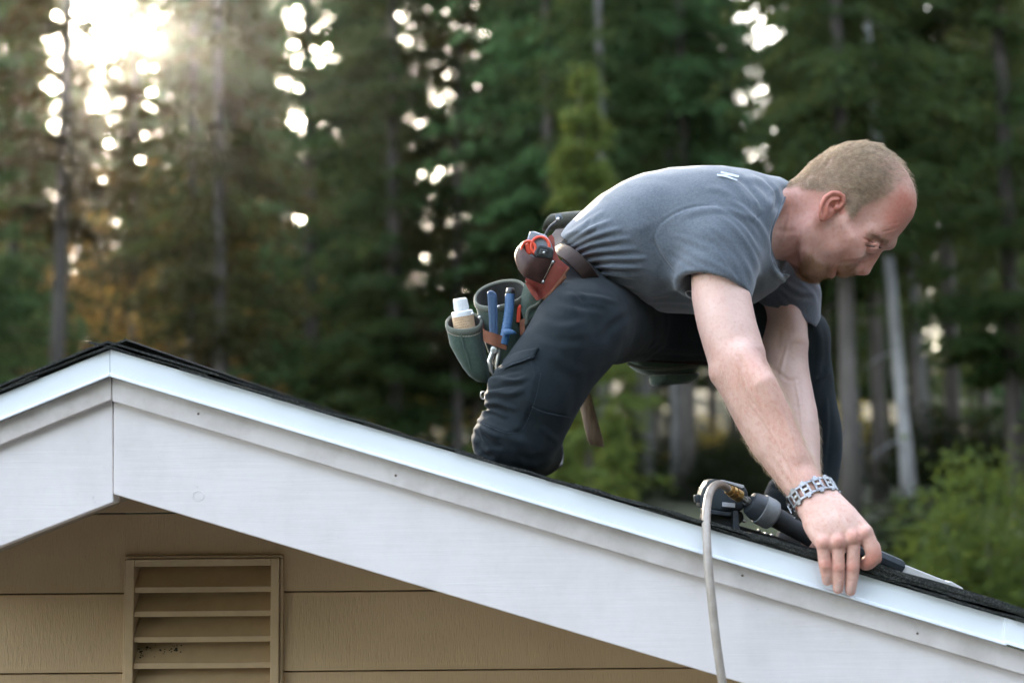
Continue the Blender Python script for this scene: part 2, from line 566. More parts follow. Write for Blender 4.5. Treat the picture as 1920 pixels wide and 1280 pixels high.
# marks of age: nail heads in the trim, a knot in the fascia, mildew specks on one slat
MAT['nail_head'] = simple('rusty_nail', (0.10, 0.07, 0.05), (0.16, 0.12, 0.09), 0.7, 80, bs=0.2)
for px, f in ((372, .45), (742, .55), (1392, .38), (1720, .6)):
    MB().lathe(at(px, rk(706, px) + 45 * f, YF + .0008), (0, -1, 0), [(-.002, .0019), (.0012, .0019), (.0018, .0012), (.002, .0002)], 10).build('nail', MAT['nail_head'], house, smooth=True)
for a, b, r_ in ((372, 929, .0085),):
    c = at(a, b, YF + .0118)
    MB().sweep([c + np.array((r_ * math.cos(t), 0, r_ * .85 * math.sin(t))) for t in np.linspace(0, 6.283, 22)], .0004, 6, caps=False, up=(0, 1, 0)).build('knot_ridge', MAT['fascia'], house, smooth=True)
mb = MB()
zs = at(380, 1228, YW)[2]
for i in range(46):
    cl = rng.choice([0, 1, 2], p=[.4, .35, .25])
    px = (262, 318, 296)[cl] + rng.normal(0, (5, 14, 22)[cl]); py = (1222, 1217, 1222)[cl] + rng.normal(0, 6)
    p = at(px, py, YW + .004)
    f = (at(380, 1246, YW - .01)[2])
    y = YW - .0115 + (p[2] - f - .0052) * 1.118
    r_ = abs(rng.normal(.0008, .0006)) + .0003
    mb.lathe((p[0], y - .0001, p[2]), (0, -.74, .67), [(0, r_), (.0005, r_ * .7)], 7)
sp_ = mb.build('mildew_specks', MAT['dark'], vent)
sp_['kind'] = 'stuff'
# ================================================================== GROUND AND FOREST
def gz(x, y):
    t = np.clip((np.asarray(y, float) - 9) / 24, 0, 1)
    base = 1.75 * t * t * (3 - 2 * t) + np.clip(np.asarray(y, float) - 33, 0, 400) * 0.02 + np.clip(np.asarray(y, float) - 62, 0, 60) * 0.16
    return base + 0.12 * np.sin(np.asarray(x) * 0.35 + 1) * np.sin(np.asarray(y) * 0.22) * t
MAT['ground'] = simple('forest_floor', (0.035, 0.032, 0.018), (0.07, 0.075, 0.03), 0.95, 0.6, bs=0.5, bd=0.05, fine=6)
gx = np.concatenate([np.linspace(-400, -60, 12), np.linspace(-55, 55, 56), np.linspace(60, 400, 12)])
gy = np.concatenate([np.linspace(-300, -12, 10), np.linspace(-10, 90, 51), np.linspace(100, 500, 12)])
GX, GY = np.meshgrid(gx, gy)
GV = np.stack([GX.ravel(), GY.ravel(), gz(GX, GY).ravel()], 1)
nx, ny = len(gx), len(gy)
idx = np.arange(nx * ny).reshape(ny, nx)
GF = np.stack([idx[:-1, :-1].ravel(), idx[:-1, 1:].ravel(), idx[1:, 1:].ravel(), idx[1:, :-1].ravel()], 1)
MAT['bounce_grey'] = simple('bounce_sheet_grey', (0.10, 0.10, 0.095), (0.15, 0.148, 0.14), 0.9, 3, bs=0.3, bd=0.004, fine=60)
dv = mesh('bounce_sheet', [(-13, -16, 0.03), (13, -16, 0.03), (13, 8.4, 0.03), (-13, 8.4, 0.03)], [(0, 1, 2, 3)], MAT['bounce_grey'])  # unseen sheet, added for the light it bounces up at the wall
dv['kind'] = 'structure'
g = mesh('ground', GV, GF, MAT['ground'], None, smooth=True)
g['kind'] = 'structure'

def leaf_mat(name, cols, trans, tfac=0.35, rough=0.6, val=(0.42, 0.80)):
    m, nt, N, L, P = new_mat(name)
    oi = N.new('ShaderNodeObjectInfo')
    geo = N.new('ShaderNodeNewGeometry')
    r1 = ramp(N, [(i / (len(cols) - 1), c) for i, c in enumerate(cols)])
    L.new(geo.outputs['Random Per Island'], r1.inputs[0])
    hs = N.new('ShaderNodeHueSaturation')
    mr = N.new('ShaderNodeMapRange')
    mr.inputs[3].default_value, mr.inputs[4].default_value = val
    L.new(oi.outputs['Random'], mr.inputs[0])
    L.new(mr.outputs[0], hs.inputs['Value'])
    L.new(r1.outputs[0], hs.inputs['Color'])
    L.new(hs.outputs[0], P.inputs['Base Color'])
    P.inputs['Roughness'].default_value = rough
    P.inputs['Specular IOR Level'].default_value = 0.08
    tr = N.new('ShaderNodeBsdfTranslucent')
    tr.inputs[0].default_value = (*trans, 1)
    mx = N.new('ShaderNodeMixShader')
    mx.inputs[0].default_value = tfac
    out = N['Material Output']
    L.new(P.outputs[0], mx.inputs[1]); L.new(tr.outputs[0], mx.inputs[2]); L.new(mx.outputs[0], out.inputs[0])
    return m
MAT['fir'] = leaf_mat('fir_needles', [(0.026, 0.054, 0.016), (0.042, 0.082, 0.024), (0.062, 0.112, 0.034)], (0.15, 0.16, 0.045), 0.32)
MAT['fir_backlit'] = leaf_mat('backlit_fir_needles', [(0.018, 0.028, 0.009), (0.028, 0.038, 0.012), (0.046, 0.046, 0.015)], (0.15, 0.10, 0.028), 0.30)  # warm backlight of the left forest put into the needle colour
MAT['fir_blue'] = leaf_mat('spruce_needles', [(0.025, 0.056, 0.018), (0.042, 0.088, 0.030), (0.064, 0.120, 0.044)], (0.11, 0.15, 0.055), 0.3, val=(0.85, 1.35))
MAT['fresh'] = leaf_mat('young_needles', [(0.062, 0.098, 0.024), (0.090, 0.130, 0.030), (0.12, 0.155, 0.040)], (0.26, 0.28, 0.05), 0.38, val=(0.55, 0.85))
MAT['pale_leaf'] = leaf_mat('pale_leaves', [(0.12, 0.17, 0.07), (0.17, 0.22, 0.10), (0.20, 0.25, 0.13)], (0.2, 0.24, 0.08), 0.3, val=(0.5, 0.8))
MAT['gold_leaf'] = leaf_mat('sunlit_golden_leaves', [(0.22, 0.155, 0.03), (0.30, 0.21, 0.035), (0.20, 0.18, 0.05)], (0.80, 0.55, 0.09), 0.55, val=(0.8, 1.2))  # autumn gold, brightened to carry the sun that other trees block
MAT['bush_leaf'] = leaf_mat('bush_leaves', [(0.050, 0.085, 0.018), (0.080, 0.120, 0.026), (0.11, 0.145, 0.034)], (0.20, 0.24, 0.04), 0.32, val=(0.42, 0.62))
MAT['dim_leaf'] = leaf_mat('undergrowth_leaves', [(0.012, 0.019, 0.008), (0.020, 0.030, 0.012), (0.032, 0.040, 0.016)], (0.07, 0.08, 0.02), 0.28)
MAT['brown_leaf'] = leaf_mat('sunlit_rusty_leaves', [(0.10, 0.065, 0.03), (0.15, 0.095, 0.04), (0.12, 0.10, 0.045)], (0.50, 0.30, 0.08), 0.46, val=(0.6, 1.0))  # rusty tone stands in for needles lit by the sun
MAT['bark'] = simple('dark_bark', (0.040, 0.032, 0.026), (0.10, 0.085, 0.072), 0.9, 7, (1, 1, 0.18), bs=0.8, bd=0.03)
MAT['dull_bark'] = simple('dull_grey_bark', (0.075, 0.068, 0.062), (0.15, 0.14, 0.13), 0.9, 6, (1, 1, 0.3), bs=0.6, bd=0.02)
MAT['pale_bark'] = simple('pale_bark', (0.17, 0.16, 0.155), (0.36, 0.345, 0.335), 0.85, 6, (1, 1, 0.3), bs=0.6, bd=0.02)

def trunk_data(H, r, r_, bend=0.3, n=9, stubs=0):
    zs = np.linspace(0, H, 14)
    px = bend * np.sin(zs / H * 2.2 + r_.uniform(0, 6)) * zs / H
    py = bend * np.sin(zs / H * 2.7 + r_.uniform(0, 6)) * zs / H
    path = np.stack([px, py, zs], 1)
    rad = r * (1 - 0.93 * zs / H); rad[0] *= 1.35
    mb = MB().sweep(path, rad, n)
    for i in range(stubs):
        z = r_.uniform(1.0, H * 0.55); a = r_.uniform(0, 6.28); l = r_.uniform(0.3, 1.0)
        c = np.array([np.interp(z, zs, px), np.interp(z, zs, py), z])
        d = np.array([math.cos(a), math.sin(a), r_.uniform(-0.4, 0.1)])
        mb.sweep([c, c + d * l * 0.5, c + d * l + np.array((0, 0, -0.12 * l))], [0.022, 0.014, 0.004], 5)
    return mb, path

def quads(C, A, B):
    """C centres, A half-length vectors, B half-width vectors -> pointed 4-gons"""
    V = np.stack([C - A, C - 0.1 * A + B, C + A, C - 0.1 * A - B], 1).reshape(-1, 3)
    F = np.arange(len(V)).reshape(-1, 4)
    return V, F

def conifer_crown(r_, H, cs, Lmax, nb, ns, ql, qw, droop=0.35, power=0.75, nq=4):
    z = cs + (H - cs) * r_.random(nb) ** 1.15
    f = (z - cs) / (H - cs)
    L = Lmax * (1 - f) ** power * r_.uniform(0.55, 1.12, nb) + 0.25
    L *= np.clip(0.45 + f * 6, 0, 1)
    az = r_.uniform(0, 2 * np.pi, nb)
    s = (np.arange(ns)[None] + r_.random((nb, ns))) / ns            # position along branch
    s = 0.12 + 0.88 * s
    d = np.stack([np.cos(az), np.sin(az), np.zeros(nb)], 1)
    side = np.stack([-np.sin(az), np.cos(az), np.zeros(nb)], 1)
    rad = s * L[:, None]
    zz = z[:, None] + 0.22 * rad - droop * rad ** 1.6 / (L[:, None] ** 0.6 + 0.1)
    base = d[:, None] * rad[..., None]
    base[..., 2] = zz
    base = np.repeat(base[:, :, None], nq, 2)
    wid = (0.16 + 0.42 * (1 - s)) * L[:, None] * 0.55
    lat = r_.uniform(-1, 1, (nb, ns, nq)) * wid[..., None]
    C = base + side[:, None, None] * lat[..., None]
    C[..., 2] -= 0.25 * np.abs(lat) + r_.uniform(0, 0.22, lat.shape)
    C += r_.normal(0, 0.05, C.shape)
    A = d[:, None, None] * r_.uniform(0.3, 1, lat.shape)[..., None] + side[:, None, None] * (np.sign(lat) * r_.uniform(0.2, 1, lat.shape))[..., None]
    A[..., 2] -= r_.uniform(0.1, 0.9, lat.shape)
    A /= np.linalg.norm(A, axis=-1, keepdims=True)
    Bv = np.cross(A, r_.normal(0, 1, A.shape)); Bv /= np.linalg.norm(Bv, axis=-1, keepdims=True)
    sc_ = r_.uniform(0.6, 1.25, lat.shape)[..., None]
    return quads(C.reshape(-1, 3), (A * ql * sc_).reshape(-1, 3), (Bv * qw * sc_).reshape(-1, 3))

def bush_crown(r_, W, H, nclump, nq, ql, qw, flat=0.0):
    c = r_.normal(0, 1, (nclump, 3)); c /= np.linalg.norm(c, axis=1, keepdims=True)
    c *= r_.uniform(0.35, 1.0, (nclump, 1))
    c[:, 2] = np.abs(c[:, 2]) * 1.0
    c = c * np.array([W, W, H * 0.86]) + np.array([0, 0, H * 0.08])
    sz = r_.uniform(0.14, 0.3, (nclump, 1, 1)) * W
    off = r_.normal(0, 1, (nclump, nq, 3)); off[..., 2] *= 0.55
    C = (c[:, None] + off * sz).reshape(-1, 3)
    A = r_.normal(0, 1, C.shape); A[:, 2] = A[:, 2] * 0.5 + 0.15
    A /= np.linalg.norm(A, axis=1, keepdims=True)
    Bv = np.cross(A, r_.normal(0, 1, C.shape)); Bv /= np.linalg.norm(Bv, axis=1, keepdims=True)
    k = r_.uniform(0.6, 1.3, (len(C), 1))
    return quads(C, A * ql * k, Bv * qw * k)

PROTO = {}
def proto(key, trunk_mb, crown, tmat, cmat):
    V, F = crown
    o = mesh('crown', V, F, cmat)
    t = trunk_mb.build('trunk', tmat, smooth=True)
    PROTO[key] = (t.data, o.data)
    bpy.data.objects.remove(o); bpy.data.objects.remove(t)

def plant(key, name, label, cat, x, y, rz, s, group, sz=None):
    r = thing(name, label, cat, (x, y, float(gz(x, y)) - 0.05), group)
    r.rotation_euler.z = rz
    r.scale = (s, s, sz or s)
    tm, cm = PROTO[key]
    for nm, d in (('trunk', tm), ('crown', cm)):
        c = bpy.data.objects.new(nm, d); COL.objects.link(c); c.parent = r
    return r

rr = np.random.default_rng(5)
for i in range(4):      # dense tall firs, green to the ground
    H = 25 + 2 * i
    proto(f'fir{i}', trunk_data(H, 0.24, rr)[0], conifer_crown(rr, H, 1.0 + 0.8 * i, 3.3, 330, 15, 0.17, 0.045, nq=6), MAT['bark'], MAT['fir'] if i % 2 else MAT['fir_blue'])
for i in range(3):      # dense firs whose lowest branches start well above the roof
    H = 26 + 2 * i
    proto(f'high{i}', trunk_data(H, 0.20, rr, stubs=20)[0], conifer_crown(rr, H, 5.6 + 0.9 * i, 3.1, 290, 14, 0.17, 0.045, 0.55, nq=6), MAT['bark'], MAT['fir_blue'] if i == 1 else MAT['fir'])
for i in range(3):      # thin open firs with a long bare trunk
    H = 24 + 3 * i
    proto(f'open{i}', trunk_data(H, 0.17, rr, 0.35, stubs=26)[0], conifer_crown(rr, H, 3.6 + 1.3 * i, 2.5, 210, 11, 0.16, 0.042, 0.5, nq=5), MAT['bark'], MAT['fir_backlit'] if i != 1 else MAT['fir'])
for i in range(2):      # pale bare trunks with the crown far up
    H = 23 + 3 * i
    proto(f'pale{i}', trunk_data(H, 0.155, rr, 0.30, stubs=18)[0], conifer_crown(rr, H, 6.6 + 1.2 * i, 2.2, 160, 10, 0.16, 0.042, 0.5, nq=5), MAT['pale_bark'] if i == 0 else MAT['dull_bark'], MAT['fir'])
for i in range(2):      # young bright conifers
    H = 7.0 + 2.0 * i
    proto(f'young{i}', trunk_data(H, 0.08, rr, 0.1)[0], conifer_crown(rr, H, 0.3, 1.5, 150, 11, 0.12, 0.030, 0.25, 0.85, nq=5), MAT['bark'], MAT['fresh'])
def stems(r_, W, H, n, rad):
    mb = MB()
    for k in range(n):
        a = r_.uniform(0, 6.28)
        e = np.array([math.cos(a) * W * 0.6, math.sin(a) * W * 0.6, H * 0.75])
        mb.sweep([(0, 0, 0), e * np.array((0.25, 0.25, 0.45)), e], [rad, rad * 0.7, rad * 0.2], 6)
    return mb
proto('gold', stems(rr, 1.5, 3.6, 6, 0.04), bush_crown(rr, 1.5, 3.6, 60, 26, 0.09, 0.05), MAT['bark'], MAT['gold_leaf'])
proto('rust', stems(rr, 1.8, 4.2, 6, 0.04), bush_crown(rr, 1.8, 4.2, 70, 26, 0.10, 0.05), MAT['bark'], MAT['brown_leaf'])
proto('bush', stems(rr, 1.0, 1.9, 7, 0.025), bush_crown(rr, 1.0, 1.9, 170, 90, 0.050, 0.017), MAT['bark'], MAT['bush_leaf'])
proto('pale_bush', stems(rr, 0.8, 1.1, 7, 0.02), bush_crown(rr, 0.8, 1.1, 60, 40, 0.06, 0.03), MAT['bark'], MAT['pale_leaf'])
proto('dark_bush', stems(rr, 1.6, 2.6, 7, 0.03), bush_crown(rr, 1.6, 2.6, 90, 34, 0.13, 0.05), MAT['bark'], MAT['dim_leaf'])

def colx(px, Y):
    return at(px, 880, Y)[0]
G_FIR = 'tall dark firs of the forest behind the roof'
G_THIN = 'slim firs with bare lower trunks in the forest'
used = []
def free(x, y, d):
    return all((x - a) ** 2 + (y - b) ** 2 > d * d for a, b in used)
# feature trees: kind, photo column, distance, scale
feat = [('pale0', 1706, 31, 1.0, 'slim fir with the brightest pale grey trunk, right of the face'),
        ('pale1', 1748, 37, 1.0, 'slim fir with a mottled grey trunk just right of the brightest pale trunk'),
        ('pale1', 1612, 42, 1.0, 'slim fir with a dull brown grey trunk left of the brightest pale trunk'),
        ('pale1', 1132, 33, 1.0, 'slim fir whose grey trunk shows beside the wooden hammer handle'),
        ('pale1', 1218, 40, 1.0, 'slim fir whose thin grey trunk shows under the green pouch below the belly'),
        ('pale1', 1272, 36, 1.0, 'slim fir whose grey trunk shows between the green pouch and the near arm'),
        ('pale1', 1198, 48, 1.1, 'slim fir whose bare grey trunk rises above the curved back'),
        ('open0', 412, 30, 1.0, 'slim fir with a straight dark trunk, middle of the left half of the forest'),
        ('open1', 362, 38, 1.0, 'slim fir with a thin dark trunk right of the sun gap'),
        ('open2', 100, 33, 1.1, 'slim fir with a stout dark trunk left of the sun gap'),
        ('open0', 860, 40, 1.0, 'slim fir rising above the tool pouches'),
        ('open1', 640, 52, 1.0, 'slim fir in the speckled gap between the ridge and the tool pouches'),
        ('open2', 250, 45, 1.0, 'slim fir just right of the sun gap, above the roof ridge')]
for i, (k, px, Y, s, lab) in enumerate(feat):
    x = colx(px, Y)
    used.append((x, Y))
    t_ = plant(k, 'fir_tree', lab, 'tree', x, Y, i * 1.3, s, G_THIN)
    if i < 3:
        t_.rotation_euler = (0, R(-3.4 + i), 0)
ORD = ('first', 'second', 'third', 'fourth', 'fifth', 'sixth', 'seventh', 'eighth', 'ninth', 'tenth', 'eleventh', 'twelfth', 'thirteenth', 'fourteenth', 'fifteenth', 'sixteenth', 'seventeenth', 'eighteenth', 'nineteenth', 'twentieth')
low_ = sorted([(1905, 33, 3), (1985, 40, 0), (740, 40, 1), (585, 43, 2), (890, 50, 3), (20, 47, 1), (-70, 38, 0), (480, 58, 3), (300, 57, 0), (352, 64, 2), (420, 52, 1), (30, 62, 2), (985, 40, 0), (700, 66, 0), (660, 70, 2), (940, 62, 2)])
for i, (px, Y, k) in enumerate(low_):
    x = colx(px, Y); used.append((x, Y))
    plant(f'fir{k}', 'fir_tree', f'tall dark fir with branches down to the ground, {ORD[i]} such fir from the left', 'tree', x, Y, i * 2.1, rr.uniform(0.92, 1.12), 'tall firs green to the ground')
high_ = sorted([(1040, 37, 1), (1290, 35, 1), (1380, 44, 1), (1545, 40, 0), (1650, 38, 0), (1592, 28, 0), (1790, 36, 2), (1850, 46, 0), (1130, 45, 1), (1230, 52, 0), (1340, 58, 1), (1545, 58, 0), (1600, 54, 2), (1720, 52, 2), (1900, 60, 2), (1010, 56, 0), (1180, 64, 1)])
for i, (px, Y, k) in enumerate(high_):
    x = colx(px, Y); used.append((x, Y))
    plant(f'high{k}', 'fir_tree', f'dense fir with raised crown over dark bare trunk, {ORD[i]} such fir from the left', 'tree', x, Y, i * 2.7, rr.uniform(0.95, 1.12), 'dense firs with raised crowns')
for i in range(84):
    for _ in range(40):
        Y = rr.uniform(52, 105); x = rr.uniform(-0.42, 0.42) * Y
        px = 960 + x / Y * FPX
        if free(x, Y, 2.6) and not (112 < px < 238) and not (1418 < px < 1492) and not (775 < px < 835) and not (1765 < px < 1815):
            break
    left = px < 700
    if left and i % 2:
        continue
    used.append((x, Y))
    plant((f'open{i % 3}' if i % 5 < 4 else f'fir{i % 4}') if left else f'fir{i % 4}', 'fir_tree', 'fir deep in the bright left part of the forest' if left else 'tall fir deep in the dark part of the forest', 'tree', x, Y, i * 1.7, rr.uniform(0.85, 1.15), 'firs deep in the bright left part of the forest' if left else 'firs deep in the dark part of the forest')
for i in range(30):
    px = 15 + (i * 67) % 760; Y = 54 + (i * 13) % 34
    s = (0.60 + 0.10 * (i % 3)) * Y / 66
    plant(f'fir{i % 4}' if i % 3 else f'open{i % 3}', 'fir_tree', 'short fir standing low between tall trunks in the left of the forest', 'tree', colx(px, Y), Y, i * 1.1, s * 0.9, 'short firs low in the left of the forest', s * 0.84)
plant('open1', 'fir_tree', 'thin fir standing in the speckled gap above the tool pouches', 'tree', colx(806, 66), 66, 1.0, 0.9, None)
plant('fir3', 'fir_tree', 'fir of middle height between the pale trunk and the right edge', 'tree', colx(1752, 58), 58, 1.0, 0.55, None)
plant('fir2', 'fir_tree', 'short fir filling the gap between grey trunks at the right edge', 'tree', colx(1792, 72), 72, 1.0, 0.42, None)
plant('fir1', 'fir_tree', 'short fir low behind the brightest pale trunk', 'tree', colx(1730, 68), 68, 2.0, 0.40, None)
young = [('young1', 1105, 27, 1.0, 'bright green young conifer with pointed top rising behind the curved back'),
         ('young0', 1150, 19, 0.42, 'small light green conifer beside the wooden hammer handle'),
         ('young0', 1060, 20, 0.36, 'smallest light green conifer, left of the wooden hammer handle'),
         ('bush', 1850, 14.0, 1.02, 'round light green bush at the right edge above the roof'),
         ('bush', 1962, 15.5, 1.0, 'yellow green bush cut by the right edge of the view'),
         ('pale_bush', 1690, 17, 1.0, 'low pale green shrub right of the hand'),
         ('dark_bush', 1745, 21, 0.7, 'dark bush behind the low pale green shrub')]
for i, (k, px, Y, s, lab) in enumerate(young):
    plant(k, 'young_conifer' if 'young' in k else 'leafy_bush', lab, 'tree' if 'young' in k else 'bush', colx(px, Y), Y, i, s, None, 1.40 if px == 1850 else None)
gold = [(400, 40, 0.8, 'gold', 'small golden sapling low behind the left roof slope'), (640, 42, 0.8, 'gold', 'small golden sapling halfway between ridge and pouches'), (930, 44, 0.8, 'gold', 'small golden sapling above the roof beside the near knee'), (330, 44, 1.3, 'rust', 'rusty sapling put in for sunlit needles, right of the ridge, low among the dark trunks'), (520, 48, 1.2, 'rust', 'rusty sapling put in for sunlit needles midway between the ridge and the tool pouches'), (180, 50, 1.4, 'rust', 'rusty sapling put in for sunlit needles just above the roof ridge'),
        (690, 46, 0.9, 'gold', 'golden sapling left of the green tool pouches'), (560, 58, 1.1, 'gold', 'golden sapling low behind the roof, left of the tool pouches'), (800, 54, 1.1, 'gold', 'golden sapling right behind the glue bottle'),
        (1330, 48, 0.75, 'gold', 'golden sapling seen between the thigh and the near forearm'), (1585, 48, 0.9, 'gold', 'golden sapling glowing right of the far knee'), (1170, 50, 0.8, 'gold', 'golden sapling seen through the gap under the belly'),
        (430, 62, 1.4, 'gold', 'golden sapling deep behind the left half of the roof slope'), (1655, 60, 0.7, 'gold', 'golden sapling left of the brightest pale trunk'), (60, 60, 1.4, 'rust', 'rusty sapling put in for sunlit needles near the left edge of the view')]
for i, (px, Y, s, k, lab) in enumerate(gold):
    plant(k, 'maple_sapling', lab, 'sapling', colx(px, Y), Y, i, s, 'golden saplings among the trunks' if k == 'gold' else 'rusty saplings put in for sunlit needles', s * 2.1 if k == 'rust' else None)
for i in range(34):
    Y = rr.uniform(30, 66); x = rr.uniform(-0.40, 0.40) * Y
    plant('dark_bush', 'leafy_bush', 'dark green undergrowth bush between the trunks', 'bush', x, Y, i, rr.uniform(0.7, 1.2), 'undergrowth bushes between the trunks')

# unseen firs added behind and beside the camera to block low sky light
def sky_blocking_firs():
    Vs, Fs, b = [], [], 0
    r_ = np.random.default_rng(77)
    base = []
    for k in range(3):
        V, F = conifer_crown(r_, 24, 1.0, 3.6, 150, 7, 0.75, 0.30)
        base.append(V)
    for i in range(92):
        a = R(112) + R(316) * i / 91 - R(0)
        a = R(68) - R(316) * i / 91
        d = 26 + r_.uniform(0, 9)
        V = base[i % 3] * np.array((1, 1, r_.uniform(0.8, 1.05)))
        c, s_ = math.cos(i * 1.9), math.sin(i * 1.9)
        x, y = d * math.sin(a + math.pi) , d * math.cos(a + math.pi)
        if y > 12 and abs(x) < 0.45 * y:
            continue
        if x < 0 and -0.85 < math.atan2(y, -x) < 0.55:       # gap that lets sky light in from the left
            continue
        Vs.append(np.stack([V[:, 0] * c - V[:, 1] * s_ + x, V[:, 0] * s_ + V[:, 1] * c + y, V[:, 2] + gz(x, y)], 1))
    V = np.concatenate(Vs)
    o = mesh('sky_blocking_firs', V, np.arange(len(V)).reshape(-1, 4), MAT['fir'])
    o['kind'] = 'stuff'
sky_blocking_firs()
# ================================================================== SCULPTING: sparse signed fields -> one smooth surface
BAND = 0.035
def smin(a, b, k):
    if k <= 0:
        return np.minimum(a, b)
    h = np.clip(0.5 + 0.5 * (a - b) / k, 0, 1)
    return a + (b - a) * h - k * h * (1 - h)

class Sculpt:
    def __init__(s):
        s.ops = []
    def add(s, fn, lo, hi, k=0.0, sub=False):
        s.ops.append((fn, np.asarray(lo, float), np.asarray(hi, float), k, sub))
        return s
    # -- shapes -------------------------------------------------------
    def chain(s, pts, rad, k=0.0, sub=False, flat=None):
        """polyline of round cones; flat = (axis, factor): radius times factor along that axis"""
        P = np.asarray(pts, float); r = np.broadcast_to(np.asarray(rad, float), (len(P),)).copy()
        ax = None
        if flat is not None:
            ax = np.asarray(flat[0], float); ax = ax / np.linalg.norm(ax); ff = 1.0 / flat[1] - 1.0
        def fn(X):
            out = None
            for i in range(len(P) - 1):
                a, b = P[i], P[i + 1]
                ab = b - a; l2 = ab @ ab + 1e-12
                t = np.clip((X - a) @ ab / l2, 0, 1)
                o = X - a - t[:, None] * ab
                if ax is not None:
                    o = o + (o @ ax)[:, None] * ax * ff
                d = np.sqrt((o * o).sum(1)) - (r[i] + (r[i + 1] - r[i]) * t)
                out = d if out is None else np.minimum(out, d)
            return out
        m = r.max() * (max(1, flat[1]) if flat else 1)
        return s.add(fn, P.min(0) - m, P.max(0) + m, k, sub)
    def ell(s, c, r, M=None, k=0.0, sub=False):
        c = np.asarray(c, float); r = np.broadcast_to(np.asarray(r, float), (3,)).copy()
        Mt = None if M is None else np.asarray(M, float)
        def fn(X):
            q = X - c
            if Mt is not None:
                q = q @ Mt
            u = q / r
            l = np.sqrt((u * u).sum(1)) + 1e-9
            g = np.sqrt(((u / r) ** 2).sum(1)) + 1e-9
            return l * (l - 1) / g
        m = r.max()
        return s.add(fn, c - m, c + m, k, sub)
    def plane_cut(s, p, n, lo, hi, k=0.0, reach=None):
        """removes what lies beyond the plane inside the box lo..hi, at most reach from the axis through p along n"""
        p = np.asarray(p, float); n = np.asarray(n, float); n = n / np.linalg.norm(n)
        def fn(X):
            h = (X - p) @ n
            if reach is None:
                return -h
            o = X - p - h[:, None] * n
            return np.maximum(-h, np.sqrt((o * o).sum(1)) - reach)
        return s.add(fn, lo, hi, k, True)
    def inflate(s, poly, yc, ctrl, n=2.2, k=0.0, sub=False, yaw=None):
        """a profile outline (x,z) swollen to both sides of y = yc; ctrl rows: x, z, half width, rounding"""
        poly = np.asarray(poly, float); C = np.asarray(ctrl, float)
        A = poly; B = np.roll(poly, -1, axis=0)
        wmax = C[:, 2].max()
        def fn(X):
            q = X[:, [0, 2]]
            best = np.full(len(q), 1e9); ins = np.zeros(len(q), bool)
            for a, b in zip(A, B):
                ab = b - a
                t = np.clip((q - a) @ ab / (ab @ ab + 1e-12), 0, 1)
                d = ((q - a - t[:, None] * ab) ** 2).sum(1)
                best = np.minimum(best, d)
                c = (a[1] > q[:, 1]) != (b[1] > q[:, 1])
                if abs(b[1] - a[1]) > 1e-12:
                    ins ^= c & (q[:, 0] < (b[0] - a[0]) * (q[:, 1] - a[1]) / (b[1] - a[1]) + a[0])
            d = np.sqrt(best) * np.where(ins, 1, -1)
            w = 1.0 / (((q[:, None] - C[None, :, :2]) ** 2).sum(2) + 2e-5) ** 1.5
            w /= w.sum(1, keepdims=True)
            Wm = w @ C[:, 2]; D = w @ C[:, 3]
            u = np.abs(X[:, 1] - yc) / Wm
            v = np.maximum(1 - d / D, 0)
            q_ = (u ** n + v ** n) ** (1 / n) + 1e-6
            g_ = q_ ** (1 - n) * np.sqrt((u ** (n - 1) / Wm) ** 2 + (v ** (n - 1) / D) ** 2)
            return (q_ - 1) / np.maximum(g_, 0.5 / np.maximum(Wm, D))
        lo = (poly[:, 0].min(), yc - wmax, poly[:, 1].min()); hi = (poly[:, 0].max(), yc + wmax, poly[:, 1].max())
        return s.add(fn, lo, hi, k, sub)
    # -- evaluation ---------------------------------------------------
    def _eval(s, centers, half, offs):
        """values at centers[:,None]+offs[None] for blocks of half-size half"""
        nb, no = len(centers), len(offs)
        f = np.full((nb, no), BAND * 8, np.float64)
        for fn, lo, hi, k, sub in s.ops:
            m = BAND * 1.1 + k + half
            sel = np.where(((centers > lo - m) & (centers < hi + m)).all(1))[0]
            for c0 in range(0, len(sel), 400 if no > 1 else 200000):
                ii = sel[c0:c0 + (400 if no > 1 else 200000)]
                X = (centers[ii][:, None] + offs[None]).reshape(-1, 3)
                d = fn(X).reshape(len(ii), no)
                d = np.clip(d, -BAND * 8, BAND * 8)
                if sub:
                    f[ii] = -smin(-f[ii], d, k)
                else:
                    f[ii] = smin(f[ii], d, k)
        return f
    def mesh(s, h, smooth=1):
        lo = np.min([o[1] for o in s.ops if not o[4]], axis=0) - 4 * h
        hi = np.max([o[2] for o in s.ops if not o[4]], axis=0) + 4 * h
        nbk = np.ceil((hi - lo) / (8 * h)).astype(int)
        I = np.stack(np.meshgrid(*[np.arange(n) for n in nbk], indexing='ij'), -1).reshape(-1, 3)
        cen = lo + (I * 8 + 4) * h
        f0 = s._eval(cen, 4 * h, np.zeros((1, 3)))[:, 0]
        act = np.abs(f0) < 4 * h * 1.75 * 2.2 + 0.002
        I, cen = I[act], cen[act]
        r9 = np.arange(9)
        off = (np.stack(np.meshgrid(r9, r9, r9, indexing='ij'), -1).reshape(-1, 3) - 4) * h
        f = s._eval(cen, 4 * h, off).reshape(-1, 9, 9, 9)
        ins = f < 0
        cnt = np.zeros((len(f), 8, 8, 8), np.uint8)
        for dx in (0, 1):
            for dy in (0, 1):
                for dz in (0, 1):
                    cnt += ins[:, dx:dx + 8, dy:dy + 8, dz:dz + 8]
        b, i, j, k = np.where((cnt > 0) & (cnt < 8))
        corner = np.array([[x, y, z] for x in (0, 1) for y in (0, 1) for z in (0, 1)])
        cv = np.stack([f[b, i + c[0], j + c[1], k + c[2]] for c in corner], 1)
        pos = np.zeros((len(b), 3)); num = np.zeros(len(b))
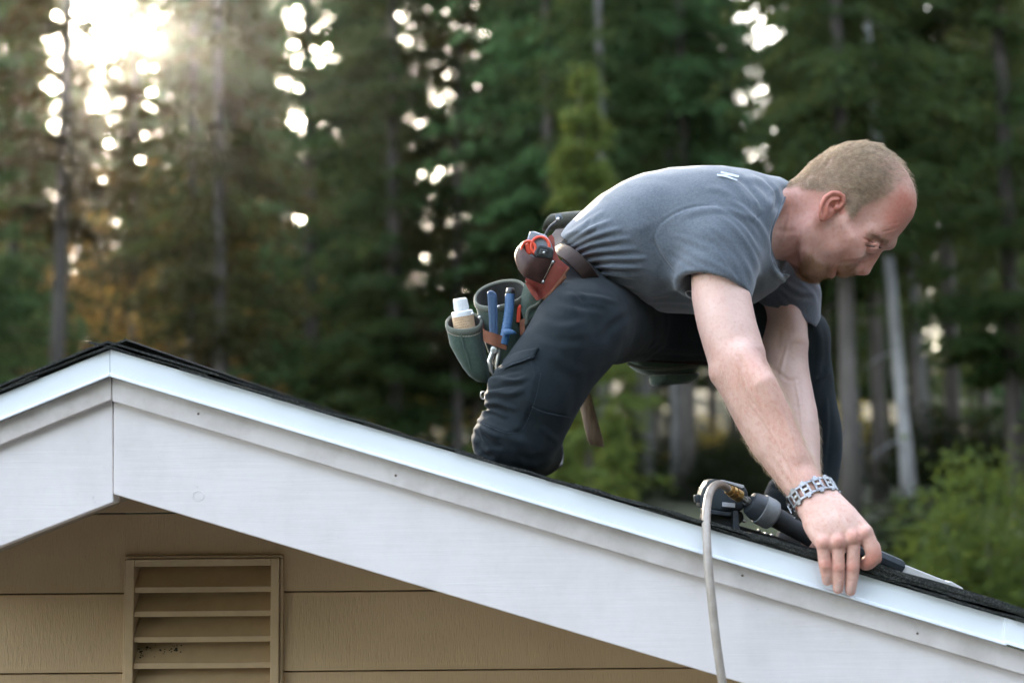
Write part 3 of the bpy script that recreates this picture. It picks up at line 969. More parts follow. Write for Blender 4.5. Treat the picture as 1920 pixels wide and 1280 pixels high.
        for a in range(8):
            for c in range(a + 1, 8):
                if np.abs(corner[a] - corner[c]).sum() != 1:
                    continue
                m = (cv[:, a] < 0) != (cv[:, c] < 0)
                t = np.where(m, cv[:, a] / np.where(m, cv[:, a] - cv[:, c], 1), 0)
                pos += np.where(m[:, None], corner[a] + t[:, None] * (corner[c] - corner[a]), 0)
                num += m
        pos /= num[:, None]
        cell = I[b] * 8 + np.stack([i, j, k], 1)
        V = lo + (cell + pos) * h
        dim = nbk * 8 + 2
        def lin(c):
            return (c[:, 0].astype(np.int64) * dim[1] + c[:, 1]) * dim[2] + c[:, 2]
        ids = lin(cell)
        order = np.argsort(ids); sid = ids[order]
        def find(c):
            q = lin(c); p = np.clip(np.searchsorted(sid, q), 0, len(sid) - 1)
            return np.where(sid[p] == q, order[p], -1)
        faces = []
        E = np.eye(3, dtype=int)
        for ax in range(3):
            c1 = {0: 4, 1: 2, 2: 1}[ax]
            m = (cv[:, 0] < 0) != (cv[:, c1] < 0)
            cc = cell[m]; flip = cv[m, 0] < 0
            u, v = E[(ax + 1) % 3], E[(ax + 2) % 3]
            q = np.stack([np.where(m)[0], find(cc - u), find(cc - u - v), find(cc - v)], 1)
            ok = (q >= 0).all(1); q, flip = q[ok], flip[ok]
            q[~flip] = q[~flip][:, ::-1]
            faces.append(q)
        F = np.concatenate(faces)
        for _ in range(smooth):
            V = relax(V, F, 0.5)
            V = relax(V, F, -0.52)
        return V, F

def relax(V, F, lam):
    S = np.zeros_like(V); n = np.zeros(len(V))
    k = F.shape[1]
    for a in range(k):
        p, q = F[:, a], F[:, (a + 1) % k]
        for d in range(3):
            S[:, d] += np.bincount(p, V[q, d], len(V)) + np.bincount(q, V[p, d], len(V))
        n += np.bincount(p, minlength=len(V)) + np.bincount(q, minlength=len(V))
    return V + lam * (S / np.maximum(n, 1)[:, None] - V)

def normals(V, F):
    a, b, c, d = (V[F[:, i]] for i in range(4))
    fn = np.cross(c - a, d - b)
    N = np.zeros_like(V)
    for i in range(4):
        for j in range(3):
            N[:, j] += np.bincount(F[:, i], fn[:, j], len(V))
    return N / (np.linalg.norm(N, axis=1, keepdims=True) + 1e-12)

def biggest(V, F):
    """keep the connected shells of more than 400 vertices"""
    lab = np.arange(len(V))
    for _ in range(400):
        m = np.minimum.reduce([lab[F[:, i]] for i in range(4)])
        new = lab.copy()
        for i in range(4):
            np.minimum.at(new, F[:, i], m)
        new = new[new]
        if (new == lab).all():
            break
        lab = new
    cnt = np.bincount(lab, minlength=len(V))
    keepv = cnt[lab] > 400
    remap = np.cumsum(keepv) - 1
    Fk = F[keepv[F].all(1)]
    return V[keepv], remap[Fk]

def to_px(V):
    q = (V - CAM) @ _M
    return np.stack([960 + FPX * q[:, 0] / -q[:, 2], 640 - FPX * q[:, 1] / -q[:, 2]], 1)

def poly_dist(q, pts):
    """distance to a polyline and the parameter 0..1 along it"""
    P = np.asarray(pts, float); best = np.full(len(q), 1e18); par = np.zeros(len(q)); side = np.zeros(len(q))
    L_ = np.r_[0, np.cumsum(np.linalg.norm(np.diff(P, axis=0), axis=1))]
    for i in range(len(P) - 1):
        a, b = P[i], P[i + 1]; ab = b - a
        t = np.clip((q - a) @ ab / (ab @ ab), 0, 1)
        o = q - a - t[:, None] * ab
        d = (o * o).sum(1); m = d < best
        best = np.where(m, d, best); par = np.where(m, (L_[i] + t * (L_[i + 1] - L_[i])) / L_[-1], par)
        side = np.where(m, np.sign(ab[0] * o[:, 1] - ab[1] * o[:, 0]), side)
    return np.sqrt(best), par, side

def in_poly(q, poly):
    P = np.asarray(poly, float); ins = np.zeros(len(q), bool)
    for a, b in zip(P, np.roll(P, -1, axis=0)):
        if a[1] == b[1]:
            continue
        c = (a[1] > q[:, 1]) != (b[1] > q[:, 1])
        ins ^= c & (q[:, 0] < (b[0] - a[0]) * (q[:, 1] - a[1]) / (b[1] - a[1]) + a[0])
    return ins

def soft_poly(q, poly, soft):
    ins = in_poly(q, poly)
    d, _, _ = poly_dist(q, list(poly) + [poly[0]])
    return np.clip(0.5 + np.where(ins, d, -d) / soft, 0, 1)

def crease(V, N, q, mask, strokes):
    """presses folds into the surface: strokes of (points, width px, height m, taper)"""
    D = np.zeros(len(V))
    for pts, w, hgt in strokes:
        P = np.asarray(pts, float)
        lo, hi = P.min(0) - 3 * w, P.max(0) + 3 * w
        sel = np.where(mask & (q > lo).all(1) & (q < hi).all(1))[0]
        if not len(sel):
            continue
        C = bez(P, max(8, 5 * len(P))) if len(P) > 2 else P
        d, t, side = poly_dist(q[sel], C)
        tap = np.clip(np.minimum(t, 1 - t) * 5, 0, 1) ** 0.7
        x = d / w
        D[sel] += hgt * tap * (np.exp(-x * x) - 0.35 * np.exp(-((x - 1.5) ** 2) * 1.5))
    return V + N * D[:, None]

def wav(X, f, seed):
    """cheap smooth noise in -1..1"""
    r_ = np.random.default_rng(seed)
    out = np.zeros(len(X))
    for _ in range(7):
        d = r_.normal(0, 1, 3); d /= np.linalg.norm(d)
        out += np.sin(X @ d * f * r_.uniform(0.6, 1.5) + r_.uniform(0, 6.28) + 1.3 * np.sin(X @ np.roll(d, 1) * f * 0.7 + r_.uniform(0, 6)))
    return out / 4.5

def set_attr(o, name, vals):
    a = o.data.attributes.new(name, 'FLOAT', 'POINT')
    a.data.foreach_set('value', np.asarray(vals, np.float32))

def px_r(px, Y):
    return px * Y / FPX

def sample_faces(V, F, w, n, r_):
    """n random points on the quads with vertex weights w; also their normals"""
    a, b, c, d = (V[F[:, i]] for i in range(4))
    nr = np.cross(c - a, d - b); ar = np.linalg.norm(nr, axis=1)
    p = ar * w[F].mean(1); p = p / p.sum()
    ii = r_.choice(len(F), n, p=p)
    u, v = r_.random((n, 1)), r_.random((n, 1))
    P = (a[ii] * (1 - u) + b[ii] * u) * (1 - v) + (d[ii] * (1 - u) + c[ii] * u) * v
    return P, nr[ii] / (ar[ii][:, None] + 1e-12)

def hairs(name, roots, tips_fn, mat, parent, r0, npt=4):
    """strands as a curves object; tips_fn(t) gives points at t in 0..1"""
    n = len(roots)
    cu = bpy.data.hair_curves.new(name)
    cu.add_curves([npt] * n)
    P = np.stack([tips_fn(t) for t in np.linspace(0, 1, npt)], 1) - world_loc(parent)
    cu.attributes['position'].data.foreach_set('vector', P.astype(np.float32).ravel())
    ra = cu.attributes.get('radius') or cu.attributes.new('radius', 'FLOAT', 'POINT')
    rad = np.tile(r0 * np.linspace(1, 0.35, npt), n)
    ra.data.foreach_set('value', rad.astype(np.float32))
    cu.materials.append(mat)
    o = bpy.data.objects.new(name, cu); COL.objects.link(o); o.parent = parent
    return o
# ================================================================== PERSON
def skin_mat():
    m, nt, N, L, P = new_mat('skin')
    v = coords(N, L)
    def at_(n):
        a = N.new('ShaderNodeAttribute'); a.attribute_name = n; return a.outputs['Fac']
    n1 = noise(N, L, 26, 5, 0.6, v)
    n2 = noise(N, L, 160, 4, 0.65, v)
    n3 = noise(N, L, 300, 2, 0.5, v)
    c = mixc(N, L, ramp_out(N, L, n1, 0.35, 0.7), (0.63, 0.41, 0.335), (0.57, 0.33, 0.255))
    c = mixc(N, L, mul(N, L, ramp_out(N, L, n2, 0.50, 0.72), 0.75), c, (0.50, 0.25, 0.19))
    red = N.new('ShaderNodeMath'); red.operation = 'MULTIPLY'; red.use_clamp = True
    L.new(at_('red'), red.inputs[0])
    mr = N.new('ShaderNodeMapRange'); mr.inputs[3].default_value = 0.55; mr.inputs[4].default_value = 1.2
    L.new(n2.outputs[0], mr.inputs[0]); L.new(mr.outputs[0], red.inputs[1])
    c = mixc(N, L, red.outputs[0], c, (0.50, 0.165, 0.110))
    c = mixc(N, L, at_('pale'), c, (0.62, 0.44, 0.385))
    c = mixc(N, L, at_('stubble'), c, (0.30, 0.20, 0.13))
    vo = N.new('ShaderNodeTexVoronoi'); vo.inputs['Scale'].default_value = 70; vo.inputs['Randomness'].default_value = 1
    L.new(v, vo.inputs['Vector'])
    sp = ramp(N, [(0.05, (1, 1, 1)), (0.085, (0, 0, 0))]); L.new(vo.outputs['Distance'], sp.inputs[0])
    ch = N.new('ShaderNodeSeparateColor'); L.new(vo.outputs['Color'], ch.inputs[0])
    few = ramp(N, [(0.80, (0, 0, 0)), (0.84, (1, 1, 1))]); L.new(ch.outputs[0], few.inputs[0])
    c = mixc(N, L, mul(N, L, mul(N, L, sp.outputs[0], few.outputs[0]), 0.45), c, (0.26, 0.11, 0.07))
    L.new(c, P.inputs['Base Color'])
    P.inputs['Roughness'].default_value = 0.52
    P.inputs['Specular IOR Level'].default_value = 0.4
    P.inputs['Subsurface Weight'].default_value = 0.14
    P.inputs['Subsurface Radius'].default_value = (1.0, 0.35, 0.2)
    P.inputs['Subsurface Scale'].default_value = 0.006
    b = bump(N, L, P, n3.outputs[0], 0.28, 0.0008)
    bump(N, L, P, n2.outputs[0], 0.35, 0.0014, b)
    return m
MAT['skin'] = skin_mat()

def hair_mat(name, c1, c2):
    m, nt, N, L, P = new_mat(name)
    hi = N.new('ShaderNodeHairInfo')
    r = ramp(N, [(0.0, c1), (1.0, c2)])
    nz = noise(N, L, 150, 3, 0.6, coords(N, L))
    mx_ = N.new('ShaderNodeMix'); mx_.inputs[0].default_value = 0.5
    st_ = ramp_out(N, L, nz, 0.35, 0.65)
    L.new(hi.outputs['Random'], mx_.inputs[2]); L.new(st_, mx_.inputs[3])
    L.new(mx_.outputs[0], r.inputs[0])
    L.new(r.outputs[0], P.inputs['Base Color'])
    P.inputs['Roughness'].default_value = 0.42
    P.inputs['Specular IOR Level'].default_value = 0.6
    tr = N.new('ShaderNodeBsdfTranslucent'); L.new(r.outputs[0], tr.inputs[0])
    mx = N.new('ShaderNodeMixShader'); mx.inputs[0].default_value = 0.3
    L.new(P.outputs[0], mx.inputs[1]); L.new(tr.outputs[0], mx.inputs[2]); L.new(mx.outputs[0], N['Material Output'].inputs[0])
    return m
MAT['hair'] = hair_mat('sandy_hair', (0.20, 0.14, 0.085), (0.64, 0.50, 0.34))
MAT['brow'] = hair_mat('brow_hair', (0.16, 0.10, 0.055), (0.30, 0.2, 0.11))
MAT['beard'] = hair_mat('beard_hair', (0.24, 0.115, 0.045), (0.46, 0.26, 0.11))
MAT['fuzz'] = hair_mat('fair_hair', (0.55, 0.42, 0.28), (0.70, 0.56, 0.40))

person = thing('person', 'person in grey t-shirt and navy trousers kneeling on the roof, looking down', 'person', at(960, 880, 2.4))

YH = 2.42                      # head's middle plane
def H(px, py, w=0.0):
    """head point: photo position on the middle plane, w metres towards the camera (negative y)"""
    p = at(px, py, YH - abs(w)); p[1] = YH - w
    return p
def xz(pts, Y):
    q = ats(pts, Y)
    return q[:, [0, 2]]
def ctl(rows, Y):
    return [(*at(r[0], r[1], Y)[[0, 2]], r[2], r[3]) for r in rows]

# head frame in the picture plane: up the face, out of the face
_fu = at(1671, 461, YH) - at(1545, 520, YH); _fu /= np.linalg.norm(_fu)
_ff = np.array((-_fu[2], 0, _fu[0])) * -1
_ff = np.cross(_fu, (0, 1.0, 0)); _ff = _ff if _ff[2] < 0 else -_ff
HM = np.stack([_ff, np.array((0, -1.0, 0)), _fu], 1)        # columns: forward, towards camera, up

EYE = {sg: H(1634, 461, .0335 * sg) for sg in (1, -1)}
B = Sculpt()
head_poly = [(1476, 372), (1484, 346), (1508, 324), (1530, 303), (1552, 287), (1580, 276), (1610, 271.5), (1640, 276), (1664, 291), (1684, 307), (1699, 327), (1709, 347), (1715.5, 368),
             (1715.5, 390), (1709, 410), (1695, 431), (1679, 449), (1668, 459), (1657, 464), (1648, 470), (1630, 484), (1606, 500), (1586, 506), (1566, 508), (1550, 514), (1535, 521), (1522, 522), (1508, 513),
             (1499, 499), (1486, 484), (1470, 470), (1462, 430)]
head_ctl = [(1600, 345, 0.077, 0.088), (1560, 330, 0.074, 0.085), (1660, 350, 0.072, 0.085), (1690, 395, 0.067, 0.075), (1655, 440, 0.060, 0.054), (1640, 463, 0.048, 0.045), (1610, 455, 0.061, 0.056),
            (1580, 400, 0.074, 0.075), (1560, 470, 0.059, 0.045), (1575, 500, 0.045, 0.036), (1530, 510, 0.035, 0.030), (1510, 455, 0.059, 0.042), (1490, 400, 0.060, 0.060), (1620, 490, 0.047, 0.040)]
B.inflate(xz(head_poly, YH), YH, ctl(head_ctl, YH), 2.15)
for sg in (1, -1):
    h = lambda px, py, w: H(px, py, w * sg)
    # cheekbone, jaw, brow
    B.chain([h(1584, 420, .061), h(1594, 446, .058), h(1606, 472, .046)], [.010, .014, .012], 0.022)
    B.chain([h(1516, 440, .052), h(1512, 468, .047), h(1522, 500, .026)], [.012, .012, .012], 0.022)
    B.chain([h(1668, 455, .004), h(1660, 452, .020), h(1645, 441, .040), h(1632, 428, .053)], [.0085, .0085, .0075, .005], 0.013)
    # eye socket and lidded eye
    B.ell(h(1640, 465, .041), (.0150, .021, .0115), HM, 0.010, True)
    B.ell(EYE[sg], (.0130, .0130, .0130), None, 0.0030)
    # inner corner hollow, temple, hollow under the cheekbone
    B.ell(h(1652, 475, .0150), (.006, .006, .010), HM, 0.007, True)
    B.ell(h(1642, 408, .100), (.036, .034, .036), None, 0.020, True)
    B.ell(h(1562, 466, .096), (.028, .034, .034), HM, 0.022, True)
# nose
B.chain([H(1651, 464), H(1640, 476), H(1630, 491), H(1621.5, 505.5)], [.0062, .0076, .0086, .0098], 0.007)
B.chain([H(1634, 477), H(1618, 490), H(1608, 498)], [.009, .012, .013], 0.010)
for sg in (1, -1):
    B.ell(H(1608.5, 500.5, .0135 * sg), (.0090, .0068, .0115), HM, 0.004)
    B.ell(H(1608.5, 512, .0078 * sg), (.0040, .0035, .0062), HM, 0.002, True)
    B.chain([H(1620, 485, .0245 * sg), H(1608, 489, .0235 * sg), H(1598, 493, .0235 * sg)], [.0018, .0022, .002], 0.004, True)
B.chain([H(1611, 510.5), H(1598, 508)], [.0045, .0045], 0.004)
# muzzle, lips, mouth gap
B.ell(H(1584, 499), (.015, .030, .017), HM, 0.012)
B.chain([H(1575, 497, -.0255), H(1583, 508, -.012), H(1585, 511.5), H(1583, 508, .012), H(1575, 497, .0255)], [.003, .0058, .0064, .0058, .003], 0.007)
B.chain([H(1560, 492, -.0245), H(1560, 508, -.012), H(1559.5, 514.5), H(1560, 508, .012), H(1560, 492, .0245)], [.003, .0056, .0066, .0056, .003], 0.006)
B.chain([H(1567, 487, -.0290), H(1569.5, 500, -.017), H(1571, 514), H(1569.5, 500, .017), H(1567, 487, .0290)], [.0014, .0026, .0034, .0026, .0014], 0.003, True)
B.ell(H(1530, 510), (.0165, .021, .0165), HM, 0.012)
B.chain([H(1546, 525, -.022), H(1545, 527.5), H(1546, 525, .022)], [.0045, .0045, .0045], 0.006, True)
# ears
for sg in (1, -1):
    h = lambda px, py, w: H(px, py, w * sg)
    earM = np.stack([(at(1572, 364, YH) - at(1543, 410, YH)) / np.linalg.norm(at(1572, 364, YH) - at(1543, 410, YH)), np.array((0, -1.0, 0)), np.zeros(3)], 1)
    earM[:, 2] = np.cross(earM[:, 0], earM[:, 1])
    tl = Matrix.Rotation(R(24) * sg, 3, Vector(earM[:, 0]))
    eM = np.array(tl) @ earM
    B.ell(h(1558, 387, .0765), (.0265, .0040, .0150), eM, 0.003)
    rim = [h(1573, 392, .0735), h(1582, 380, .0765), h(1582, 369, .079), h(1572, 362, .081), h(1559, 362, .083), h(1547, 370, .085), h(1540, 384, .0855), h(1537.5, 399, .083), h(1540, 410, .0785)]
    B.chain(rim, [.0026, .0030, .0033, .0035, .0036, .0036, .0034, .0032, .0040], 0.0025)
    B.chain([h(1573, 373, .080), h(1560, 377, .0825), h(1551, 389, .0825), h(1549, 402, .0800)], [.002, .0028, .003, .0026], 0.003)
    B.ell(h(1563, 386, .0828), (.0098, .0078, .0072), eM, 0.0025, True)
    B.ell(h(1565.5, 388.5, .0755), (.0030, .0045, .0028), eM, 0.0015, True)
    B.ell(h(1568.5, 390, .0770), (.0042, .0035, .0040), eM, 0.003)
    B.ell(h(1544, 408, .0760), (.0070, .0040, .0058), eM, 0.004)
# neck with its cords
B.chain([H(1540, 402), H(1490, 414), H(1450, 421), H(1380, 425)], np.array([60, 64.5, 66, 84]) * YH / FPX, 0.020, flat=((0, 1, 0), 0.97))
for sg in (1, -1):
    B.chain([H(1532, 412, .050 * sg), H(1496, 440, .052 * sg), H(1455, 474, .022 * sg)], [.012, .011, .009], 0.014)
    B.chain([H(1520, 365, .030 * sg), H(1480, 372, .036 * sg), H(1420, 378, .07 * sg)], [.020, .022, .026], 0.02)
B.ell(H(1488, 478), (.012, .011, .014), None, 0.012)
# trunk under the shirt
YT = 2.44
def T(px, py, Y):
    return at(px, py, Y)
B.chain([T(1400, 430, 2.45), T(1300, 450, 2.45), T(1180, 470, 2.45), T(1110, 530, 2.45)], [.075, .095, .08, .06], 0.02)
B.chain([T(1350, 425, 2.32), T(1375, 430, 2.45), T(1440, 440, 2.58)], [.055, .07, .055], 0.02)
# near (right) arm
ra = [(1340, 440, 2.285, 56), (1348, 500, 2.27, 57), (1351, 545, 2.260, 55.5), (1360, 600, 2.245, 54), (1374, 650, 2.232, 53), (1390, 695, 2.222, 54.5), (1416, 752, 2.210, 55), (1443, 805, 2.195, 51.5), (1470, 852, 2.178, 46), (1497, 895, 2.158, 40), (1517, 926, 2.142, 36.5), (1528, 948, 2.130, 37)]
RAp = np.array([T(a, b, y) for a, b, y, r in ra]); RAr = np.array([px_r(r * 0.95, y) for a, b, y, r in ra])
RAp_s = bez(RAp, 34); RAr_s = np.interp(np.linspace(0, len(ra) - 1, 34), np.arange(len(ra)), RAr)
B.chain(RAp_s, RAr_s, 0.012)
B.ell(T(1349, 700, 2.225), (.014, .016, .016), None, 0.018)                     # point of the elbow
B.chain([T(1395, 668, 2.19), T(1430, 720, 2.168), T(1458, 780, 2.165), T(1490, 850, 2.150)], [.017, .022, .020, .012], 0.020)   # brachioradialis
B.chain([T(1368, 720, 2.22), T(1400, 775, 2.205), T(1430, 840, 2.18)], [.010, .013, .010], 0.016)
B.chain([T(1388, 560, 2.235), T(1394, 610, 2.225), T(1412, 655, 2.215)], [.012, .015, .012], 0.020)       # biceps
B.chain([T(1322, 560, 2.26), T(1334, 610, 2.25), T(1345, 665, 2.24)], [.012, .013, .010], 0.020)          # triceps
# far (left) arm, reaching to the nailer behind the near hand
la = [(1445, 480, 2.61, 50), (1462, 545, 2.60, 47), (1470, 600, 2.585, 44), (1470, 650, 2.565, 42), (1474, 695, 2.545, 42), (1484, 750, 2.525, 42), (1496, 810, 2.49, 39.5), (1504, 870, 2.45, 33), (1512, 930, 2.40, 29), (1520, 965, 2.37, 30)]
LAp = np.array([T(a, b, y) for a, b, y, r in la]); LAr = np.array([px_r(r, y) for a, b, y, r in la])
B.chain(bez(LAp, 30), np.interp(np.linspace(0, len(la) - 1, 30), np.arange(len(la)), LAr), 0.012)
B.chain([T(1480, 590, 2.56), T(1488, 640, 2.54), T(1492, 685, 2.525)], [.020, .024, .010], 0.02)
B.chain([T(1482, 715, 2.52), T(1498, 770, 2.50), T(1506, 830, 2.47)], [.020, .024, .014], 0.02)
# near hand: back to the camera, three fingers flat over the edging, index and thumb pinching the shingle
def Fg(rows, k=0.004):
    P = np.array([T(a, b, y) for a, b, y, r in rows]); r = np.array([px_r(q, y) for a, b, y, q in rows])
    n = 6 * len(rows)
    B.chain(bez(P, n), np.interp(np.linspace(0, len(rows) - 1, n), np.arange(len(rows)), r), k)
HY = 2.087
palm_k = 0.010
for rows in ([(1520, 944, 2.128, 20), (1527, 985, 2.105, 20), (1544, 1018, HY, 15.5)],
             [(1532, 944, 2.122, 21), (1548, 980, 2.097, 21), (1571, 1017, HY - .004, 16)],
             [(1546, 938, 2.122, 21), (1570, 974, 2.096, 21), (1599, 1008, HY - .004, 16.5)],
             [(1556, 934, 2.126, 20), (1586, 966, 2.102, 22), (1621, 998, HY + .001, 16.5)]):
    Fg(rows, palm_k)
B.ell(T(1560, 985, 2.115), (.030, .014, .030), None, 0.012)
B.chain([T(1585, 965, 2.125), T(1618, 1000, 2.120), T(1636, 1028, 2.112)], [.016, .014, .011], 0.010)    # web of the thumb
Fg([(1543, 1016, HY, 13.6), (1545, 1038, HY + .000, 11.6), (1547, 1058, HY + .001, 11.8), (1549.5, 1074, HY + .003, 10.6), (1551, 1089, HY + .006, 9.0)], 0.0010)
Fg([(1571, 1016, HY - .003, 14.0), (1571.5, 1040, HY - .003, 12.1), (1572, 1063, HY - .001, 12.3), (1572, 1085, HY + .002, 11.2), (1571.5, 1103, HY + .005, 9.8)], 0.0010)
Fg([(1599, 1008, HY - .003, 14.4), (1599.8, 1036, HY - .003, 12.4), (1599, 1062, HY - .001, 12.6), (1597, 1086, HY + .002, 11.4), (1594.5, 1107, HY + .005, 9.8)], 0.0010)
Fg([(1621, 998, HY, 15.5), (1632, 1020, HY - .005, 14.6), (1638, 1041, HY - .004, 14.6), (1629, 1053, HY + .006, 13.4), (1618, 1057, HY + .020, 12.0), (1612, 1054, HY + .030, 10.0)], 0.0025)
B.chain([T(1636, 1026, 2.118), T(1640, 1046, 2.112), T(1628, 1058, 2.112)], [.0115, .0105, .009], 0.004)     # thumb behind the index
for a, b, y, r in ((1543, 1016, HY - .007, 9), (1570.5, 1014, HY - .012, 9.5), (1599, 1006, HY - .012, 10), (1622, 997, HY - .009, 10)):
    B.ell(T(a, b, y), px_r(r, y), None, 0.007)
for a, b, y, r in ((1547, 1058, HY - .0025, 10), (1572, 1063, HY - .0045, 10.4), (1599, 1062, HY - .0045, 10.6)):
    B.ell(T(a, b, y), px_r(r, y), None, 0.003)
# far hand: closed round the nailer's grip, hidden behind the near hand
GA, GB = T(1440, 955, 2.33), T(1585, 1020, 2.33)            # grip axis
gd = (GB - GA) / np.linalg.norm(GB - GA); gu = np.cross((0, 1.0, 0), gd); gu = gu if gu[2] > 0 else -gu
gy = np.array((0, 1.0, 0))
GR = 0.0200
for i in range(4):
    c = GA + gd * (0.088 + 0.019 * i)
    arc = [c + (math.cos(a) * gu + math.sin(a) * gy) * (GR + 0.009 + (0.008 if a < 0.5 else 0)) for a in np.linspace(0.35, -3.6, 9)]
    B.chain(arc, np.linspace(0.0098 - 0.0006 * abs(i - 1), 0.0078, 9), 0.002)
B.chain([T(1520, 960, 2.37), GA + gd * .105 + gu * .030 + gy * .012, GA + gd * .130 + gu * .026 + gy * .014], [.024, .020, .018], 0.010)
B.chain([T(1516, 962, 2.37), GA + gd * .084 + gu * .018 + gy * .026, GA + gd * .078 - gu * .004 + gy * .029, GA + gd * .080 - gu * .020 + gy * .022], [.018, .0125, .0108, .009], 0.006)

SV, SF = biggest(*B.mesh(0.0020, 2))
SN = normals(SV, SF)
SQ = to_px(SV)
isarm = SQ[:, 1] > 520
nearside = SN[:, 1] < 0.25
headv = (SQ[:, 0] > 1440) & (SV[:, 2] > at(1500, 560, 2.4)[2])
_W = YH - SV[:, 1]
# creases of face, neck, arms and hand pressed into the surface
face_strokes = [
    ([(1617, 487), (1603, 490), (1587, 490), (1566, 491)], 3.2, -.0016),            # fold from nose to mouth corner
    ([(1618, 446), (1629, 450), (1641, 456)], 2.6, -.0024), ([(1622, 460), (1636, 461.5), (1651, 464)], 1.8, -.0018),
    ([(1622, 452.5), (1634, 456), (1646, 460)], 2.2, .0006), ([(1608, 478), (1622, 475), (1638, 477)], 3.0, -.0006),
    
    ([(1690, 425), (1668, 432), (1652, 436)], 2.2, -.0005), ([(1700, 412), (1678, 418), (1660, 421)], 2.2, -.0004),
    ([(1560, 500), (1530, 488), (1508, 470), (1500, 440)], 6, .0004),
    ([(1502, 432), (1497, 450), (1490, 470)], 3, -.0016), ([(1482, 392), (1475, 430), (1462, 462)], 4, .0014), ([(1452, 430), (1470, 434), (1496, 433)], 6, -.0012),
    ([(1510, 425), (1504, 445), (1500, 470), (1502, 492)], 4, .0012),
]
SVm = SV.copy(); SVm[:, 1] = np.where(SV[:, 1] > YH, 2 * YH - SV[:, 1], SV[:, 1])
SV = crease(SV, SN, to_px(SVm), headv, face_strokes)
SQ = to_px(SV)
arm_strokes = [
    ([(1384, 664), (1396, 690), (1402, 712), (1416, 742)], 6, -0.00136), ([(1352, 742), (1375, 780), (1400, 815)], 5, -0.00087),
     ([(1380, 668), (1388, 690)], 4, 0.00093),
    ([(1424, 700), (1462, 770), (1500, 850)], 7, 0.00087), ([(1396, 740), (1440, 800), (1480, 868), (1504, 905)], 3, 0.00084), ([(1440, 850), (1475, 900), (1492, 925)], 5, -0.00099),
    ([(1460, 760), (1482, 812), (1496, 870)], 2.5, 0.00075), ([(1418, 650), (1432, 668), (1438, 690)], 4, -0.00087),
    ([(1560, 935), (1572, 965), (1588, 995)], 2.6, 0.00102), ([(1535, 955), (1552, 985), (1562, 1008)], 2.4, 0.00093), ([(1520, 965), (1530, 995), (1540, 1012)], 2.2, 0.00075),
    ([(1558, 1000), (1559, 1016)], 4, -0.00112), ([(1585, 994), (1586, 1012)], 4, -0.00112), ([(1611, 990), (1612, 1010)], 4, -0.00099), ([(1528, 1008), (1533, 1022)], 3, -0.00050),
]
for cx, cy, w in ((1547, 1056, 11), (1547, 1060, 11), (1572, 1061, 12), (1572, 1065.5, 12), (1598.5, 1060, 12), (1598.5, 1065, 12), (1550, 1074, 9), (1572, 1085, 10), (1596, 1087, 10), (1635, 1038, 9), (1638, 1044, 9)):
    arm_strokes.append(([(cx - w, cy - 1), (cx, cy + 1), (cx + w, cy - 1)], 1.3, -.0008))
SV = crease(SV, SN, SQ, isarm & (SV[:, 1] < 2.30) & nearside, arm_strokes)
larm = [([(1450, 690), (1478, 712), (1500, 708)], 4, -.0018), ([(1478, 640), (1468, 680), (1462, 705)], 4, .0016), ([(1490, 705), (1500, 760), (1506, 820)], 3, .0014), ([(1462, 618), (1458, 660)], 5, -.0012)]
SV = crease(SV, SN, SQ, isarm & (SV[:, 1] > 2.36) & nearside, larm)
SV = SV + SN * (wav(SV, 180, 3) * 0.00022 + wav(SV, 60, 4) * 0.0005)[:, None]
body = mesh('body', SV, SF, MAT['skin'], person, smooth=True)
# pigment: reddened forehead, ears, nose, knuckles; pale inner arm; stubble
red = np.zeros(len(SV))
hs = headv.astype(float)
red += hs * 0.32 * np.clip((SQ[:, 0] - 1440) / 40, 0, 1)
red += hs * 0.62 * soft_poly(SQ, [(1690, 355), (1716, 372), (1714, 402), (1690, 436), (1668, 436), (1664, 408), (1672, 378)], 26)
red += hs * 0.22 * soft_poly(SQ, [(1650, 400), (1690, 355), (1716, 380), (1668, 455), (1630, 440)], 40)
red += hs * 0.9 * (_W > 0.070) * in_poly(SQ, [(1530, 420), (1532, 352), (1592, 352), (1590, 396), (1560, 412)])
red += hs * 0.35 * soft_poly(SQ, [(1646, 478), (1628, 522), (1604, 514), (1604, 494), (1630, 480)], 14)
red += hs * 0.22 * soft_poly(SQ, [(1452, 360), (1540, 350), (1540, 420), (1500, 480), (1450, 480)], 40)
red += hs * 0.5 * soft_poly(SQ, [(1574, 500), (1574, 520), (1550, 524), (1552, 502)], 8)
for a, b, r in ((1543, 1016, 14), (1571, 1013, 14), (1599, 1005, 15), (1622, 998, 16), (1547, 1058, 10), (1572, 1063, 10), (1598, 1062, 10), (1640, 1042, 18), (1628, 1058, 14)):
    red += 0.5 * np.exp(-(((SQ - (a, b)) ** 2).sum(1)) / r ** 2)
red += isarm * (SV[:, 1] < 2.3) * 0.25 * soft_poly(SQ, [(1330, 650), (1450, 650), (1560, 910), (1490, 940)], 60)
red += 0.22 * np.clip((SQ[:, 1] - 995) / 50, 0, 1) * (SQ[:, 0] > 1500)
_arm = np.clip((SQ[:, 1] - 500) / 60, 0, 1)
red += hs * 0.25 * soft_poly(SQ, [(1614, 446), (1630, 447), (1656, 459), (1656, 470), (1636, 473), (1616, 470)], 12)  # brownish lids, deepened to carry some of the eye socket's shade
red += hs * 0.20 * soft_poly(SQ, [(1545, 440), (1600, 425), (1625, 465), (1595, 488), (1550, 480)], 40)
pale = _arm * 0.5 * np.clip((SV[:, 1] - 2.33) / 0.08, 0, 1) + _arm * 0.35 * np.clip((690 - SQ[:, 1]) / 90, 0, 1) * (SV[:, 1] < 2.36)
goat = soft_poly(SQ, [(1500, 490), (1522, 478), (1548, 494), (1562, 500), (1556, 530), (1510, 534), (1496, 510)], 14)
